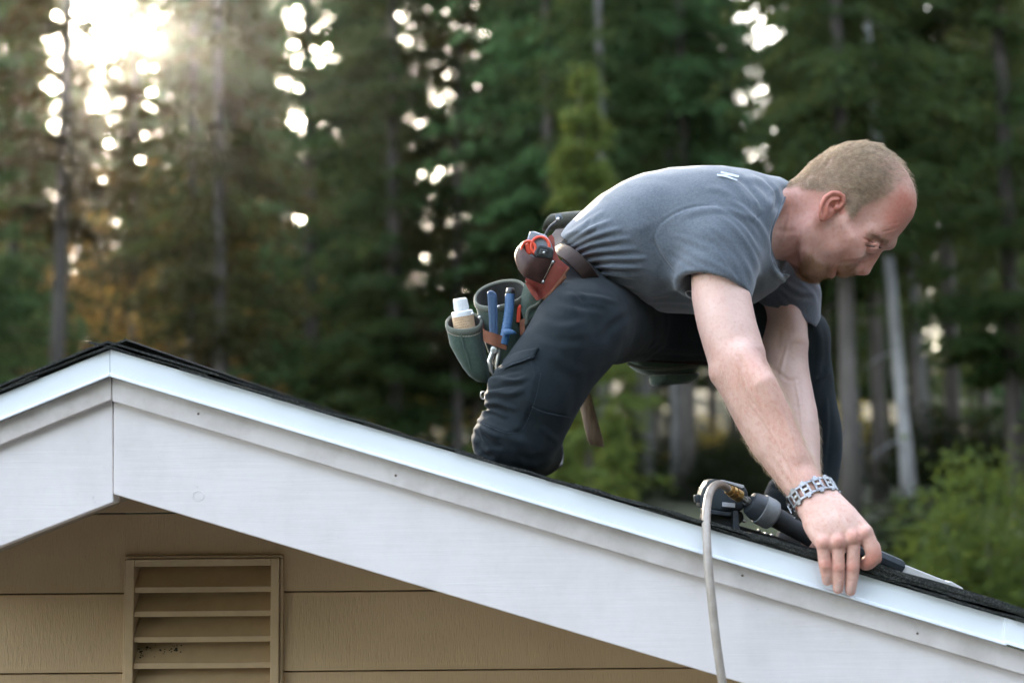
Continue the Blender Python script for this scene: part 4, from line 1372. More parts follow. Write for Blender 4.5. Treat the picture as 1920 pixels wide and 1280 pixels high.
must = soft_poly(SQ, [(1572, 494), (1590, 490), (1607, 498), (1606, 520), (1570, 520)], 8)
jaw = soft_poly(SQ, [(1500, 440), (1560, 450), (1600, 488), (1570, 520), (1500, 530)], 40)
hair_poly = [(1478, 352), (1497, 349), (1514, 354), (1532, 357), (1555, 359), (1568, 359), (1583, 368), (1585, 394), (1596, 408), (1612, 388), (1637, 376), (1662, 366), (1676, 350), (1690, 342), (1706, 352), (1722, 372), (1722, 330), (1684, 288), (1610, 256), (1535, 280), (1474, 335)]
hw = soft_poly(SQ, hair_poly, 7) * headv
hw *= ~((_W > 0.0745) & in_poly(SQ, [(1530, 420), (1532, 352), (1590, 352), (1590, 396), (1560, 412)]))
thin = np.clip((1704 - SQ[:, 0]) / 80, 0.10, 1)
stub = hs * np.clip(0.45 * goat + 0.35 * must + 0.05 * jaw, 0, 1) + 0.8 * hw * hs * thin
set_attr(body, 'red', np.clip(red, 0, 1)); set_attr(body, 'pale', np.clip(pale, 0, 1)); set_attr(body, 'stubble', np.clip(stub, 0, 0.8))

MAT['nail'] = simple('fingernail', (0.50, 0.30, 0.24), (0.54, 0.34, 0.28), 0.32, 60, bs=0)
fi = np.where((SQ[:, 1] > 1010) & (SQ[:, 0] > 1520) & (SV[:, 1] < HY))[0]
for cx, cy, w, l in ((1550.3, 1087, 6.2, 8.0), (1571.7, 1101, 7.0, 9.0), (1594.6, 1105, 7.2, 9.2)):
    V, F = [], []
    rows, cols = 6, 7
    for j in range(rows):
        for i in range(cols):
            u, v = i / (cols - 1) * 2 - 1, j / (rows - 1) * 2 - 1
            ww = w * (1 - 0.18 * v * v)
            px, py = cx + u * ww, cy + v * l - 1.6 * (u * u) * (1 if v > 0 else -1)
            k = fi[np.argsort(((SQ[fi] - (px, py)) ** 2).sum(1))[:4]]
            e = 0.00055 if abs(u) < .9 and abs(v) < .9 else -0.0003
            V.append(at(px, py, SV[k, 1].mean()) + SN[k].mean(0) * e)
    F = [(j * cols + i, j * cols + i + 1, (j + 1) * cols + i + 1, (j + 1) * cols + i) for j in range(rows - 1) for i in range(cols - 1)]
    mesh('fingernail', V, F, MAT['nail'], person, smooth=True)

# eyes under the lowered lids
MAT['eye'] = simple('eye', (0.10, 0.085, 0.07), (0.05, 0.05, 0.05), 0.15, 40, bs=0)
MAT['lash'] = simple('lashes', (0.075, 0.05, 0.035), None, 0.7, bs=0)
mir_m = headv & (SV[:, 1] < YH + 0.002)
mi = np.where(mir_m)[0]
def drop_head(px, py, lift):
    i = mi[np.argmin(((SQ[mi] - (px, py)) ** 2).sum(1))]
    return at(px, py, SV[i, 1]) + SN[i] * lift
def lashline(pts, wd, sg, lift=0.0006):
    P = np.array([drop_head(a, b, lift) for a, b in bez(pts, 12)])
    if sg < 0:
        P[:, 1] = 2 * YH - P[:, 1]
    t = np.linspace(0, 1, 12)
    return MB().sweep(P, wd * np.clip(np.minimum(t * 4, (1 - t) * 4), 0.2, 1), 6)
for sg in (1, -1):
    MB().lathe(EYE[sg] - _ff * .0110, _ff, [(.0110 + .0110 * math.sin(a), .0110 * math.cos(a)) for a in np.linspace(-1.57, 1.57, 12)], 18).build('eye', MAT['eye'], person, smooth=True)
    lashline([(1621, 459.5), (1634, 461.5), (1646, 463.5), (1653, 464)], .0014, sg, .0009).build('eyelashes', MAT['lash'], person, smooth=True)

# hair: short sandy crop, goatee, moustache, brows, forearm fuzz
hr = np.random.default_rng(3)
flow = _fu * 0.55 + _ff * 0.55
def groom(name, wts, n, length, mat, r0, lift, flowv, jit, curl=0.0, lvar=0.4, wfun=None):
    P, Nn = sample_faces(SV, SF, wts, n, hr)
    Ln = length * hr.uniform(1 - lvar, 1 + lvar * 0.5, n)
    if wfun is not None:
        Ln = Ln * wfun(P)
    fl = flowv(P) if callable(flowv) else np.broadcast_to(flowv, P.shape)
    fl = fl + hr.normal(0, jit, P.shape)
    fl = fl - Nn * (fl * Nn).sum(1, keepdims=True)
    fl = fl / (np.linalg.norm(fl, axis=1, keepdims=True) + 1e-9)
    return hairs(name, P, lambda t: P - Nn * 0.0005 + (Nn * lift * (t - 0.45 * t * t) + fl * (0.35 * t + 0.65 * t * t)) * Ln[:, None], mat, person, r0)
def hair_flow(P):
    q = to_px(P)
    cr = np.array((1585.0, 300.0))
    d = P - H(1590, 300)
    f = _fu * 0.8 + _ff * 0.25
    out = np.broadcast_to(f, P.shape).copy()
    back = np.clip((1570 - q[:, 0]) / 50, 0, 1)[:, None]
    dn = at(1500, 420, YH) - at(1560, 300, YH); dn /= np.linalg.norm(dn)
    out = out * (1 - back) + dn * back
    sidev = np.clip((YH - P[:, 1] - 0.03) / 0.04, 0, 1)[:, None]
    out = out + sidev * (_ff * 0.55 - _fu * 0.15) * (1 - back)
    for k in range(3):
        out[:, k] += 0.55 * wav(P, 300, 40 + k)
    return out
def hair_len(P):
    q = to_px(P)
    side = np.clip((q[:, 1] - 300) / 70, 0, 1)
    return 1.0 - 0.45 * side
groom('hair', hw * thin, 19000, 0.0140, MAT['hair'], 0.00016, 0.75, hair_flow, 0.28, wfun=hair_len)
mir = hs * np.clip(goat, 0, 1) * (SV[:, 2] < at(1500, 470, YH)[2])
groom('beard', mir, 3600, 0.0080, MAT['beard'], 0.00014, 0.7, _ff * 0.5 - _fu * 0.6, 0.35)
mm = must * hs * (SQ[:, 1] < 519) * (SQ[:, 0] > 1573)
groom('moustache', mm, 1500, 0.0065, MAT['beard'], 0.00013, 0.5, -_fu, 0.3)
brow = hs * soft_poly(SQ, [(1622, 436), (1642, 443), (1664, 456), (1660, 461), (1642, 452), (1621, 443)], 4)
groom('eyebrow', brow, 520, 0.0080, MAT['brow'], 0.00013, 0.4, _fu * 0.5 + np.array((0, -0.6, 0)), 0.3)
fz = isarm * soft_poly(SQ, [(1340, 690), (1440, 690), (1530, 800), (1556, 905), (1480, 930), (1400, 830)], 30)
groom('arm_hair', fz + 1e-9 * isarm, 5200, 0.0130, MAT['fuzz'], 0.00010, 0.6, at(1520, 930, 2.2) - at(1400, 700, 2.2) + np.array((0, -0.05, 0)), 0.12)
# ================================================================== CLOTHES
def cloth_mat(name, c1, c2, weave=900, rough=0.85, sheen=0.25, heather=0.85, seams=True):
    m, nt, N, L, P = new_mat(name)
    v = coords(N, L)
    n1 = noise(N, L, weave * 0.36, 4, 0.75, v)
    n2 = noise(N, L, 9, 5, 0.6, v)
    n3 = noise(N, L, weave, 2, 0.5, v)
    c = mixc(N, L, mul(N, L, ramp_out(N, L, n1, 0.35, 0.65), heather), c1, c2)
    c = mixc(N, L, mul(N, L, ramp_out(N, L, n2, 0.45, 0.8), 0.35), c, tuple(x * 1.3 for x in c1))
    if seams:
        a = N.new('ShaderNodeAttribute'); a.attribute_name = 'wear'
        c = mixc(N, L, a.outputs['Fac'], c, tuple(min(1, x * 2.1 + 0.01) for x in c1))
    L.new(c, P.inputs['Base Color'])
    P.inputs['Roughness'].default_value = rough
    P.inputs['Specular IOR Level'].default_value = 0.2
    P.inputs['Sheen Weight'].default_value = sheen
    P.inputs['Sheen Roughness'].default_value = 0.5
    b = bump(N, L, P, n3.outputs[0], 0.45, 0.0010)
    b = bump(N, L, P, n1.outputs[0], 0.22, 0.0012, b)
    n4 = noise(N, L, 55, 4, 0.6, v, 0.6)
    bump(N, L, P, n4.outputs[0], 0.08, 0.0040, b)
    return m
MAT['shirt'] = cloth_mat('heather_jersey', (0.074, 0.086, 0.104), (0.118, 0.132, 0.152), 700, 0.9, 0.35)
MAT['collar'] = cloth_mat('ribbed_collar', (0.066, 0.077, 0.094), (0.100, 0.113, 0.132), 700, 0.9, 0.3, seams=False)
MAT['trouser'] = cloth_mat('navy_twill', (0.0064, 0.0105, 0.0130), (0.0108, 0.0162, 0.0196), 900, 0.85, 0.06)
MAT['boot'] = simple('dark_boot', (0.02, 0.018, 0.017), (0.035, 0.03, 0.028), 0.6, 30, bs=0.3)
MAT['print'] = simple('white_print', (0.42, 0.45, 0.48), (0.56, 0.59, 0.62), 0.85, 60, bs=0.2, bd=0.0005)

# ---------------------------------------------------------------- t-shirt
Sh = Sculpt()
YB = 2.44
shirt_poly = [(1046, 462), (1044, 452), (1060, 430), (1085, 404), (1120, 374), (1160, 350), (1200, 334), (1250, 323), (1300, 319.5), (1345, 320), (1385, 325), (1425, 332), (1456, 337), (1476, 348), (1482, 362), (1478, 400), (1478, 440), (1484, 475), (1488, 503), (1476, 522), (1448, 548), (1420, 566),
              (1370, 580), (1310, 586), (1260, 584), (1205, 577), (1165, 562), (1140, 556), (1112, 546), (1080, 512)]
shirt_ctl = [(1070, 490, .150, .075), (1130, 480, .160, .095), (1200, 455, .170, .120), (1280, 450, .185, .140), (1350, 440, .190, .135), (1410, 430, .175, .10), (1450, 410, .130, .085), (1470, 380, .10, .07), (1440, 520, .15, .07), (1300, 560, .15, .08), (1150, 545, .16, .06)]
Sh.inflate(xz(shirt_poly, YB), YB, ctl(shirt_ctl, YB), 2.3)
# near sleeve
Sh.chain([T(1352, 425, 2.315), T(1346, 470, 2.290), T(1342, 512, 2.272), T(1334, 575, 2.258)], [px_r(84, 2.315), px_r(86, 2.29), px_r(77, 2.272), px_r(71, 2.258)], 0.030)
Sh.chain([T(1395, 420, 2.37), T(1330, 400, 2.34), T(1290, 430, 2.33)], [.062, .070, .060], 0.030)
hp = T(1340, 545, 2.262); hn = T(1328, 590, 2.25) - T(1341, 545, 2.262); hn = hn / np.linalg.norm(hn)
# far sleeve
Sh.chain([T(1430, 450, 2.56), T(1462, 510, 2.60), T(1474, 560, 2.605), T(1478, 640, 2.60)], [px_r(62, 2.56), px_r(67, 2.6), px_r(66, 2.605), px_r(60, 2.6)], 0.030)
hp2 = T(1472, 596, 2.60); hn2 = T(1452, 642, 2.60) - T(1472, 596, 2.60); hn2 = hn2 / np.linalg.norm(hn2)
big = 0.13
Sh.plane_cut(hp, hn, T(1262, 700, 2.26) - np.array((0, .12, 0)), T(1425, 520, 2.26) + np.array((0, .09, 0)), 0.003, 0.080)
Sh.plane_cut(hp2, hn2, T(1405, 700, 2.6) - np.array((0, .10, 0)), T(1560, 520, 2.6) + np.array((0, .12, 0)), 0.003, 0.085)
# hollow of the sleeves and of the neck
Sh.chain([T(1344, 505, 2.274), T(1331, 600, 2.253)], [px_r(58, 2.26), px_r(68, 2.26)], 0.003, True)
Sh.chain([T(1474, 555, 2.605), T(1478, 650, 2.60)], [px_r(50, 2.6), px_r(56.5, 2.6)], 0.003, True)
Sh.chain([T(1440, 424, 2.44), T(1520, 425, 2.43)], [px_r(56, 2.44), px_r(66, 2.44)], 0.006, True)
_nr = np.array([(330, 1490), (350, 1480), (372, 1471), (396, 1462), (425, 1448), (448, 1444), (478, 1445), (504, 1455), (511, 1465), (530, 1490)])
_fr = np.array([(330, 1490), (351, 1481), (372, 1492), (410, 1496), (448, 1494), (478, 1490), (500, 1482), (511, 1468), (530, 1490)])
def neck_cut(X):
    q = to_px(X)
    n_ = np.interp(q[:, 1], _nr[:, 0], _nr[:, 1]); f_ = np.interp(q[:, 1], _fr[:, 0], _fr[:, 1])
    t = np.clip((2.44 - X[:, 1]) / 0.075, -1, 1) * 0.5 + 0.5
    return (f_ + (n_ - f_) * t - q[:, 0]) * 2.4 / FPX + np.clip((X[:, 1] - 2.525) * 8, 0, 1) + np.clip((q[:, 1] - 514) / 60, 0, 1)
Sh.add(neck_cut, T(1440, 510, 2.44) - np.array((0, .14, 0)), T(1580, 330, 2.44) + np.array((0, .14, 0)), 0.003, True)
TV, TF = biggest(*Sh.mesh(0.0030, 2))
TN = normals(TV, TF); TQ = to_px(TV)
near = TV[:, 1] < 2.46
folds = []
def F_(pts, w, h):
    folds.append((pts, w, h))
# gathers that fan out from the belt
fan = [((1046, 458), (1085, 426), (1135, 395), .55), ((1049, 466), (1092, 437), (1150, 412), .8), ((1052, 473), (1100, 447), (1168, 428), 1.0), ((1057, 482), (1108, 458), (1185, 446), 1.1), ((1062, 490), (1112, 472), (1195, 466), 1.2),
       ((1068, 498), (1125, 486), (1215, 484), 1.2), ((1076, 506), (1130, 500), (1205, 503), 1.1), ((1086, 516), (1140, 513), (1200, 520), 1.0), ((1096, 526), (1150, 528), (1195, 536), .8), ((1104, 536), (1145, 541), (1180, 548), .7)]
for a, b, c, k in fan:
    F_([a, b, c], 4.6, .0034 * k)
    F_([(a[0] + 3, a[1] + 5), (b[0] + 4, b[1] + 8), (c[0] - 20, c[1] + 9)], 3.2, -.0024 * k)
# armhole seam and sleeve folds
seam = [(1272, 520), (1246, 490), (1228, 455), (1232, 428), (1252, 408), (1282, 392), (1312, 385), (1342, 384)]
F_(seam, 2.6, -.0016)
F_([(1222, 448), (1238, 482), (1264, 516)], 7, -.0022)
F_([(1270, 408), (1310, 396), (1350, 392), (1392, 402), (1428, 420)], 6, .0020)
F_([(1342, 384), (1378, 402), (1408, 432), (1430, 470)], 5, -.0022)
F_([(1360, 372), (1400, 396), (1430, 430), (1440, 465)], 6, .0024)
F_([(1345, 400), (1382, 432), (1412, 478), (1424, 520)], 5, .0018)
F_([(1330, 420), (1372, 456), (1404, 506), (1414, 545)], 5, .0014)
F_([(1318, 440), (1352, 470), (1380, 512), (1392, 545)], 4.5, -.0014)
F_([(1262, 452), (1305, 478), (1350, 500), (1390, 530)], 6, .0016)
F_([(1250, 470), (1290, 498), (1335, 516)], 5, -.0014)
F_([(1258, 440), (1300, 452), (1340, 470)], 5, .0012)
F_([(1276, 511), (1312, 513), (1352, 522), (1404, 548)], 2.0, -.0012)
# shoulder, yoke, collar folds
F_([(1378, 328), (1402, 346), (1424, 372), (1432, 392)], 5, -.0030)
F_([(1400, 330), (1432, 345), (1448, 364), (1446, 390)], 6, .0032)
F_([(1350, 326), (1384, 350), (1412, 384)], 6, .0018)
F_([(1432, 338), (1452, 356), (1458, 378), (1448, 400)], 4, -.0022)
F_([(1410, 420), (1424, 406), (1436, 400)], 3, -.0012)
F_([(1320, 352), (1350, 356), (1385, 378)], 6, .0012)
F_([(1090, 545), (1150, 552), (1230, 562), (1300, 560)], 6, -.0016)
F_([(1180, 566), (1240, 552), (1290, 530)], 6, .0018)
F_([(1200, 576), (1250, 572), (1300, 574)], 4, -.0014)
F_([(1215, 420), (1225, 470), (1250, 520)], 14, -.0030)
F_([(1445, 500), (1470, 530), (1510, 552)], 6, .0016); F_([(1452, 520), (1490, 552), (1530, 560)], 5, -.0014); F_([(1448, 545), (1480, 578), (1514, 598)], 5, .0014); F_([(1500, 520), (1530, 545), (1540, 570)], 5, -.0014)
F_([(1430, 566), (1470, 586), (1516, 610)], 2.2, -.0010)
TV = crease(TV, TN, TQ, near & (TN[:, 1] < 0.5), folds[:28 + 12])
TV = crease(TV, TN, TQ, (TN[:, 1] < 0.5), folds[40:])
TN2 = normals(TV, TF)
TV = TV + TN * (wav(TV, 38, 21) * 0.0016 + wav(TV, 95, 22) * 0.0007)[:, None]
shirt = mesh('t_shirt', TV, TF, MAT['shirt'], person, smooth=True)
wear = 0.35 * np.exp(-(poly_dist(TQ, bez(seam, 30))[0] - 3.5) ** 2 / 1.5) * near
set_attr(shirt, 'wear', np.clip(wear, 0, 1))
# ribbed collar band round the neck opening, and its hem stitch
def edge_pt(px, py, nearside):
    k = np.where((TV[:, 1] < 2.44) == nearside)[0]
    i = k[np.argsort(((TQ[k] - (px, py)) ** 2).sum(1))[:6]]
    return at(px, py, TV[i, 1].min() if nearside else TV[i, 1].max())
ringp = np.array([T(1480, 350.5, 2.445)] + [edge_pt(np.interp(y, _nr[:, 0], _nr[:, 1]), y, True) for y in (366, 384, 404, 428, 454, 478, 498)] + [T(1464, 510, 2.445)]
                 + [edge_pt(np.interp(y, _fr[:, 0], _fr[:, 1]), y, False) for y in (496, 470, 430, 390, 366)])
loop = bez(np.vstack([ringp, ringp[:1]]), 49)[:-1]
cax = T(1500, 418, 2.43) - T(1430, 422, 2.44); cax /= np.linalg.norm(cax)
cc = loop.mean(0)
V, F = [], []
for i, p in enumerate(loop):
    r = p - cc; r -= cax * (r @ cax); r /= np.linalg.norm(r)
    prof = [(-.0145, -.0035), (-.0135, .0012), (-.006, .0020), (-.001, .0018), (.0022, .0006), (.0024, -.0022), (-.004, -.0045)]
    for a, b in prof:
        rb = 0.0004 * (i % 2)
        V.append(p + cax * a + r * (b + rb + 0.002))
k = 7; n = len(loop)
F = [(i * k + j, ((i + 1) % n) * k + j, ((i + 1) % n) * k + (j + 1) % k, i * k + (j + 1) % k) for i in range(n) for j in range(k)]
col_o = mesh('collar', V, F, MAT['collar'], shirt, smooth=True)
# white print: the tail of a letter at the nape of the shirt, a small mark on the chest side
def decal(name, quadsets, mat, parent, V, N_, Q, sel, lift=0.0024):
    """flat print pieces laid on the cloth: each polyline in photo pixels is dropped on the nearest cloth vertex"""
    mb = MB(); idx = np.where(sel)[0]
    def drop(px, py):
        i = idx[np.argmin(((Q[idx] - (px, py)) ** 2).sum(1))]
        p = at(px, py, V[i, 1])
        return p + N_[i] * lift + np.array((0, -.0006, 0))
    for poly in quadsets:
        n = len(poly) // 2
        P = [drop(*p) for p in poly]
        mb.add(P, [(i, i + 1, 2 * n - 2 - i, 2 * n - 1 - i) for i in range(n - 1)])
    return mb.build(name, mat, parent)
def ribbon(name, strokes, parent, sel, lift=0.0035):
    mb = MB(); idx = np.where(sel)[0]
    for pts, hw_ in strokes:
        C = bez(pts, 14) if len(pts) > 2 else np.linspace(pts[0], pts[1], 14)
        T_ = np.gradient(C, axis=0); T_ /= np.linalg.norm(T_, axis=1)[:, None]
        V = []
        for c, t in zip(C, T_):
            for sgn in (-1, 1):
                q = c + np.array((-t[1], t[0])) * hw_ * sgn
                i = idx[np.argsort(((TQ[idx] - q) ** 2).sum(1))[:6]]
                n_ = TN[i].mean(0)
                V.append(at(q[0], q[1], TV[i, 1].mean()) + n_ * lift)
        mb.add(V, [(2 * i, 2 * i + 1, 2 * i + 3, 2 * i + 2) for i in range(len(C) - 1)])
    return mb.build(name, MAT['print'], parent)
ribbon('letter_print', [([(1344, 331), (1362, 334.5), (1381, 341)], 1.5), ([(1351, 326.5), (1366, 329.5), (1384, 334)], 1.5), ([(1346, 331), (1364, 331.5), (1383, 335)], 1.1)], shirt, (TQ[:, 1] < 370) & (TN[:, 1] < -0.12) & (TQ[:, 0] > 1300))
ribbon('mark_print', [([(1284, 545), (1290, 545), (1299, 549)], 0.8), ([(1284, 545), (1288, 551), (1295, 556)], 0.8)], shirt, (TQ[:, 1] > 520) & (TN[:, 1] < -0.1) & (TQ[:, 0] < 1330) & (TQ[:, 0] > 1250))

# ---------------------------------------------------------------- trousers
P_ = Sculpt()
YL = 2.275
leg_poly = [(1046, 548), (1062, 538), (1112, 546), (1140, 566), (1158, 596), (1162, 630), (1150, 668), (1110, 726), (1080, 781), (1062, 815), (1050, 842), (1036, 866), (1012, 888), (985, 899), (950, 897), (912, 878), (896, 852), (888, 826), (888, 806), (897, 790), (911, 772), (907, 748), (915, 720), (936, 690), (960, 654), (986, 618), (1012, 580)]
leg_ctl = [(1150, 600, .055, .060), (1100, 570, .070, .060), (1060, 590, .085, .065), (1060, 640, .092, .075), (1000, 740, .088, .072), (960, 830, .080, .065), (930, 790, .075, .055), (1020, 840, .070, .055)]
P_.inflate(xz(leg_poly, YL), YL, ctl(leg_ctl, YL), 2.2)
P_.chain([T(1108, 590, 2.33), T(1128, 592, 2.45), T(1130, 590, 2.57)], [.058, .068, .064], 0.045)
P_.chain([T(1090, 620, 2.30), T(1150, 606, 2.42), T(1200, 606, 2.56)], [.060, .062, .066], 0.05)
P_.chain([T(1072, 575, 2.36), T(1070, 578, 2.45), T(1078, 580, 2.55)], [.042, .045, .042], 0.04)
P_.chain([T(1072, 528, 2.345), T(1074, 530, 2.44), T(1076, 532, 2.54)], [.040, .042, .040], 0.03)
# far thigh and shin
P_.chain(bez([T(1130, 592, 2.575), T(1240, 605, 2.60), T(1350, 612, 2.615), T(1440, 620, 2.62), T(1492, 632, 2.62)], 14), np.linspace(px_r(76, 2.6), px_r(59, 2.62), 14), 0.02)
sh_ = [(1494, 634, 2.62, 58), (1506, 690, 2.622, 54), (1516, 750, 2.63, 51), (1524, 810, 2.64, 51), (1524, 860, 2.645, 51), (1516, 905, 2.645, 54), (1504, 945, 2.645, 60)]
P_.chain(bez([T(a, b, y) for a, b, y, r in sh_], 18), np.interp(np.linspace(0, 6, 18), range(7), [px_r(r, y) for a, b, y, r in sh_]), 0.02)
P_.chain([T(1508, 880, 2.645), T(1470, 932, 2.645), T(1460, 960, 2.645)], [px_r(42, 2.645), px_r(36, 2.645), px_r(34, 2.645)], 0.015)
P_.plane_cut(T(1500, 962, 2.64), T(1494, 1002, 2.64) - T(1500, 962, 2.64), T(1380, 1040, 2.64) - np.array((0, .12, 0)), T(1600, 900, 2.64) + np.array((0, .12, 0)), 0.004)
# near shin lying back on the roof, away from the camera
P_.chain([T(962, 838, 2.29), T(985, 842, 2.42), T(1010, 846, 2.58)], [.058, .052, .046], 0.02)
PV, PF = biggest(*P_.mesh(0.0030, 2))
PN = normals(PV, PF); PQ = to_px(PV)
folds2 = []
def G_(pts, w, h):
    folds2.append((pts, w, h))
# cargo pocket: a patch standing proud, its flap, stitched edges
pocket = [(925, 692), (995, 664), (1010, 700), (1000, 752), (978, 806), (952, 815), (903, 797), (893, 790), (912, 768), (908, 742)]
flap = [(927, 690), (952, 668), (988, 655), (1014, 651), (1016, 655), (998, 676), (972, 686), (945, 692), (930, 702)]
nearleg = (PN[:, 1] < 0.25) & (PV[:, 1] < YL + 0.05)
pd = np.where(in_poly(PQ, pocket), 1, -1) * poly_dist(PQ, pocket + pocket[:1])[0]
fd_ = np.where(in_poly(PQ, flap), 1, -1) * poly_dist(PQ, flap + flap[:1])[0]
PV = PV + PN * (nearleg * (np.clip(pd / 3.5, 0, 1) * 0.0036))[:, None]
# bellows folds of the pocket and bunching behind the knee
G_([(908, 744), (930, 736), (960, 738), (985, 730)], 5.5, .0045); G_([(912, 720), (935, 712), (968, 716), (992, 706)], 5, .0040); G_([(905, 760), (928, 754), (950, 760), (972, 768)], 5, .0036); G_([(900, 780), (925, 770), (955, 784)], 5, .0034)
G_([(916, 732), (945, 724), (980, 720)], 4, -.0036); G_([(908, 768), (935, 762), (962, 776)], 4, -.0034); G_([(922, 704), (950, 700), (984, 694)], 4, -.0026)
G_([(889, 806), (902, 828), (916, 842)], 6, -.0048); G_([(898, 796), (918, 812), (938, 822)], 5, .0040); G_([(893, 830), (908, 850), (926, 858)], 5, -.0036); G_([(904, 812), (922, 832), (944, 838)], 5, -.0030); G_([(896, 846), (912, 862), (930, 866)], 4, .0026)
G_([(895, 800), (915, 806), (958, 820), (1000, 838)], 9, .0020)
# seams: outseam panel, knee patch
G_([(1008, 690), (1000, 740), (992, 790), (984, 806)], 1.6, -.0014); G_([(994, 760), (1020, 770), (1048, 776), (1074, 781)], 1.6, -.0014); G_([(1016, 664), (1006, 700), (996, 752)], 1.6, .0009)
G_([(1010, 600), (1050, 612), (1100, 604)], 8, .0018); G_([(1000, 622), (1050, 638), (1110, 636)], 9, -.0018); G_([(1030, 660), (1070, 690), (1100, 700)], 10, .0014)
G_([(1040, 560), (1080, 570), (1140, 580)], 7, -.0020); G_([(1060, 552), (1110, 556), (1160, 566)], 5, .0022); G_([(1075, 548), (1095, 562), (1100, 580)], 4, -.0018)
G_([(1130, 640), (1150, 610), (1185, 585)], 8, -.0026); G_([(1040, 700), (1060, 740), (1052, 800)], 12, .0014); G_([(965, 850), (1000, 862), (1030, 850)], 8, -.0016); G_([(1010, 800), (1036, 820), (1050, 830)], 6, .0014)
PV = crease(PV, PN, PQ, nearleg, folds2)
folds3 = [([(1190, 640), (1260, 650), (1340, 655)], 8, .0020), ([(1180, 656), (1250, 668), (1330, 670)], 5, -.0018), ([(1530, 600), (1538, 660), (1530, 720)], 7, .0024), ([(1540, 700), (1524, 725), (1512, 735)], 5, -.0028), ([(1548, 740), (1548, 820), (1540, 900)], 5, .0026), ([(1536, 760), (1534, 830), (1528, 890)], 4, -.0020), ([(1555, 690), (1545, 705), (1520, 712)], 4, .002), ([(1436, 905), (1470, 912), (1500, 925)], 5, .0018)]
PV = crease(PV, PN, PQ, (PV[:, 1] > 2.45) & (PN[:, 1] < 0.3), folds3)
PV = PV + PN * (wav(PV, 42, 31) * 0.0018 + wav(PV, 110, 32) * 0.0008)[:, None]
trousers = mesh('trousers', PV, PF, MAT['trouser'], person, smooth=True)
wl_ = np.exp(-(pd - 2.5) ** 2 / 1.6) * 0.30 + np.exp(-(fd_ - 1.5) ** 2 / 1.6) * 0.38
for pl in ([(1008, 690), (1000, 740), (992, 790), (984, 806)], [(994, 760), (1020, 770), (1048, 776), (1074, 781)]):
    wl_ += 0.30 * np.exp(-(poly_dist(PQ, bez(pl, 16))[0] - 2.2) ** 2 / 1.5)
wl_ = wl_ * nearleg + 0.12 * nearleg * np.exp(-((PQ - (990, 830)) ** 2).sum(1) / 40 ** 2)
set_attr(trousers, 'wear', np.clip(wl_, 0, 1))
PN = normals(PV, PF); PQ = to_px(PV)
li = np.where((PN[:, 1] < 0.35) & (PV[:, 1] < YL + 0.06))[0]
def drop_leg(px, py, lift):
    i = li[np.argmin(((PQ[li] - (px, py)) ** 2).sum(1))]
    return at(px, py, PV[i, 1]) + PN[i] * lift
def patch(name, A, C, nu, nv, lift, th, mat, parent):
    A, C = bez(A, nu), bez(C, nu)
    G = np.array([[drop_leg(*(A[i] * (1 - j / (nv - 1)) + C[i] * (j / (nv - 1))), 0) for i in range(nu)] for j in range(nv)])
    for _ in range(5):
        Gp = np.pad(G, ((1, 1), (1, 1), (0, 0)), mode='edge'); G = (Gp[:-2, 1:-1] + Gp[2:, 1:-1] + Gp[1:-1, :-2] + Gp[1:-1, 2:] + 2 * G) / 6
    du = np.gradient(G, axis=1); dv = np.gradient(G, axis=0)
    Nn = np.cross(du, dv); Nn /= np.linalg.norm(Nn, axis=2, keepdims=True); Nn *= np.where(Nn[..., 1:2] > 0, -1, 1)
    edge = np.ones((nv, nu)); edge[0] = edge[-1] = edge[:, 0] = edge[:, -1] = 0.55
    top = G + Nn * (lift + th * edge)[..., None]; bot = G + Nn * (lift - 0.004)
    V = np.concatenate([top.reshape(-1, 3), bot.reshape(-1, 3)]); M_ = nu * nv
    F = []
    for j in range(nv - 1):
        for i in range(nu - 1):
            a = j * nu + i
            F += [(a, a + 1, a + nu + 1, a + nu), (M_ + a, M_ + a + nu, M_ + a + nu + 1, M_ + a + 1)]
    for i in range(nu - 1):
        F += [(i, M_ + i, M_ + i + 1, i + 1), ((nv - 1) * nu + i, (nv - 1) * nu + i + 1, M_ + (nv - 1) * nu + i + 1, M_ + (nv - 1) * nu + i)]
    for j in range(nv - 1):
        F += [(j * nu, (j + 1) * nu, M_ + (j + 1) * nu, M_ + j * nu), (j * nu + nu - 1, M_ + j * nu + nu - 1, M_ + (j + 1) * nu + nu - 1, (j + 1) * nu + nu - 1)]
    o = mesh(name, V, F, mat, parent, smooth=True, sharp=R(50))
    set_attr(o, 'wear', np.zeros(len(V)))
    return o
def stitch(pts, parent, lift, n):
    C = bez(pts, 4 * n); mb = MB()
    for k in range(n):
        P = [drop_leg(*C[4 * k + j], lift) for j in range(3)]
        mb.sweep(P, 0.00045, 4)
    return mb.build('stitching', MAT['thread'], parent)
MAT['thread'] = simple('navy_thread', (0.045, 0.058, 0.075), (0.06, 0.075, 0.095), 0.8, 50, bs=0)
flap_o = patch('pocket_flap', [(944, 678), (958, 666), (986, 656), (1015, 650)], [(938, 702), (956, 693), (980, 684), (1003, 674)], 22, 7, 0.0030, 0.0032, MAT['trouser'], trousers)
stitch([(943, 697), (957, 689.5), (980, 680.5), (1001, 671)], flap_o, 0.0068, 26)
stitch([(1014, 700), (1003, 750), (980, 803), (953, 811.5), (906, 794)], trousers, 0.0012, 44)
stitch([(996, 762), (1020, 772), (1048, 778), (1074, 783)], trousers, 0.0012, 24)
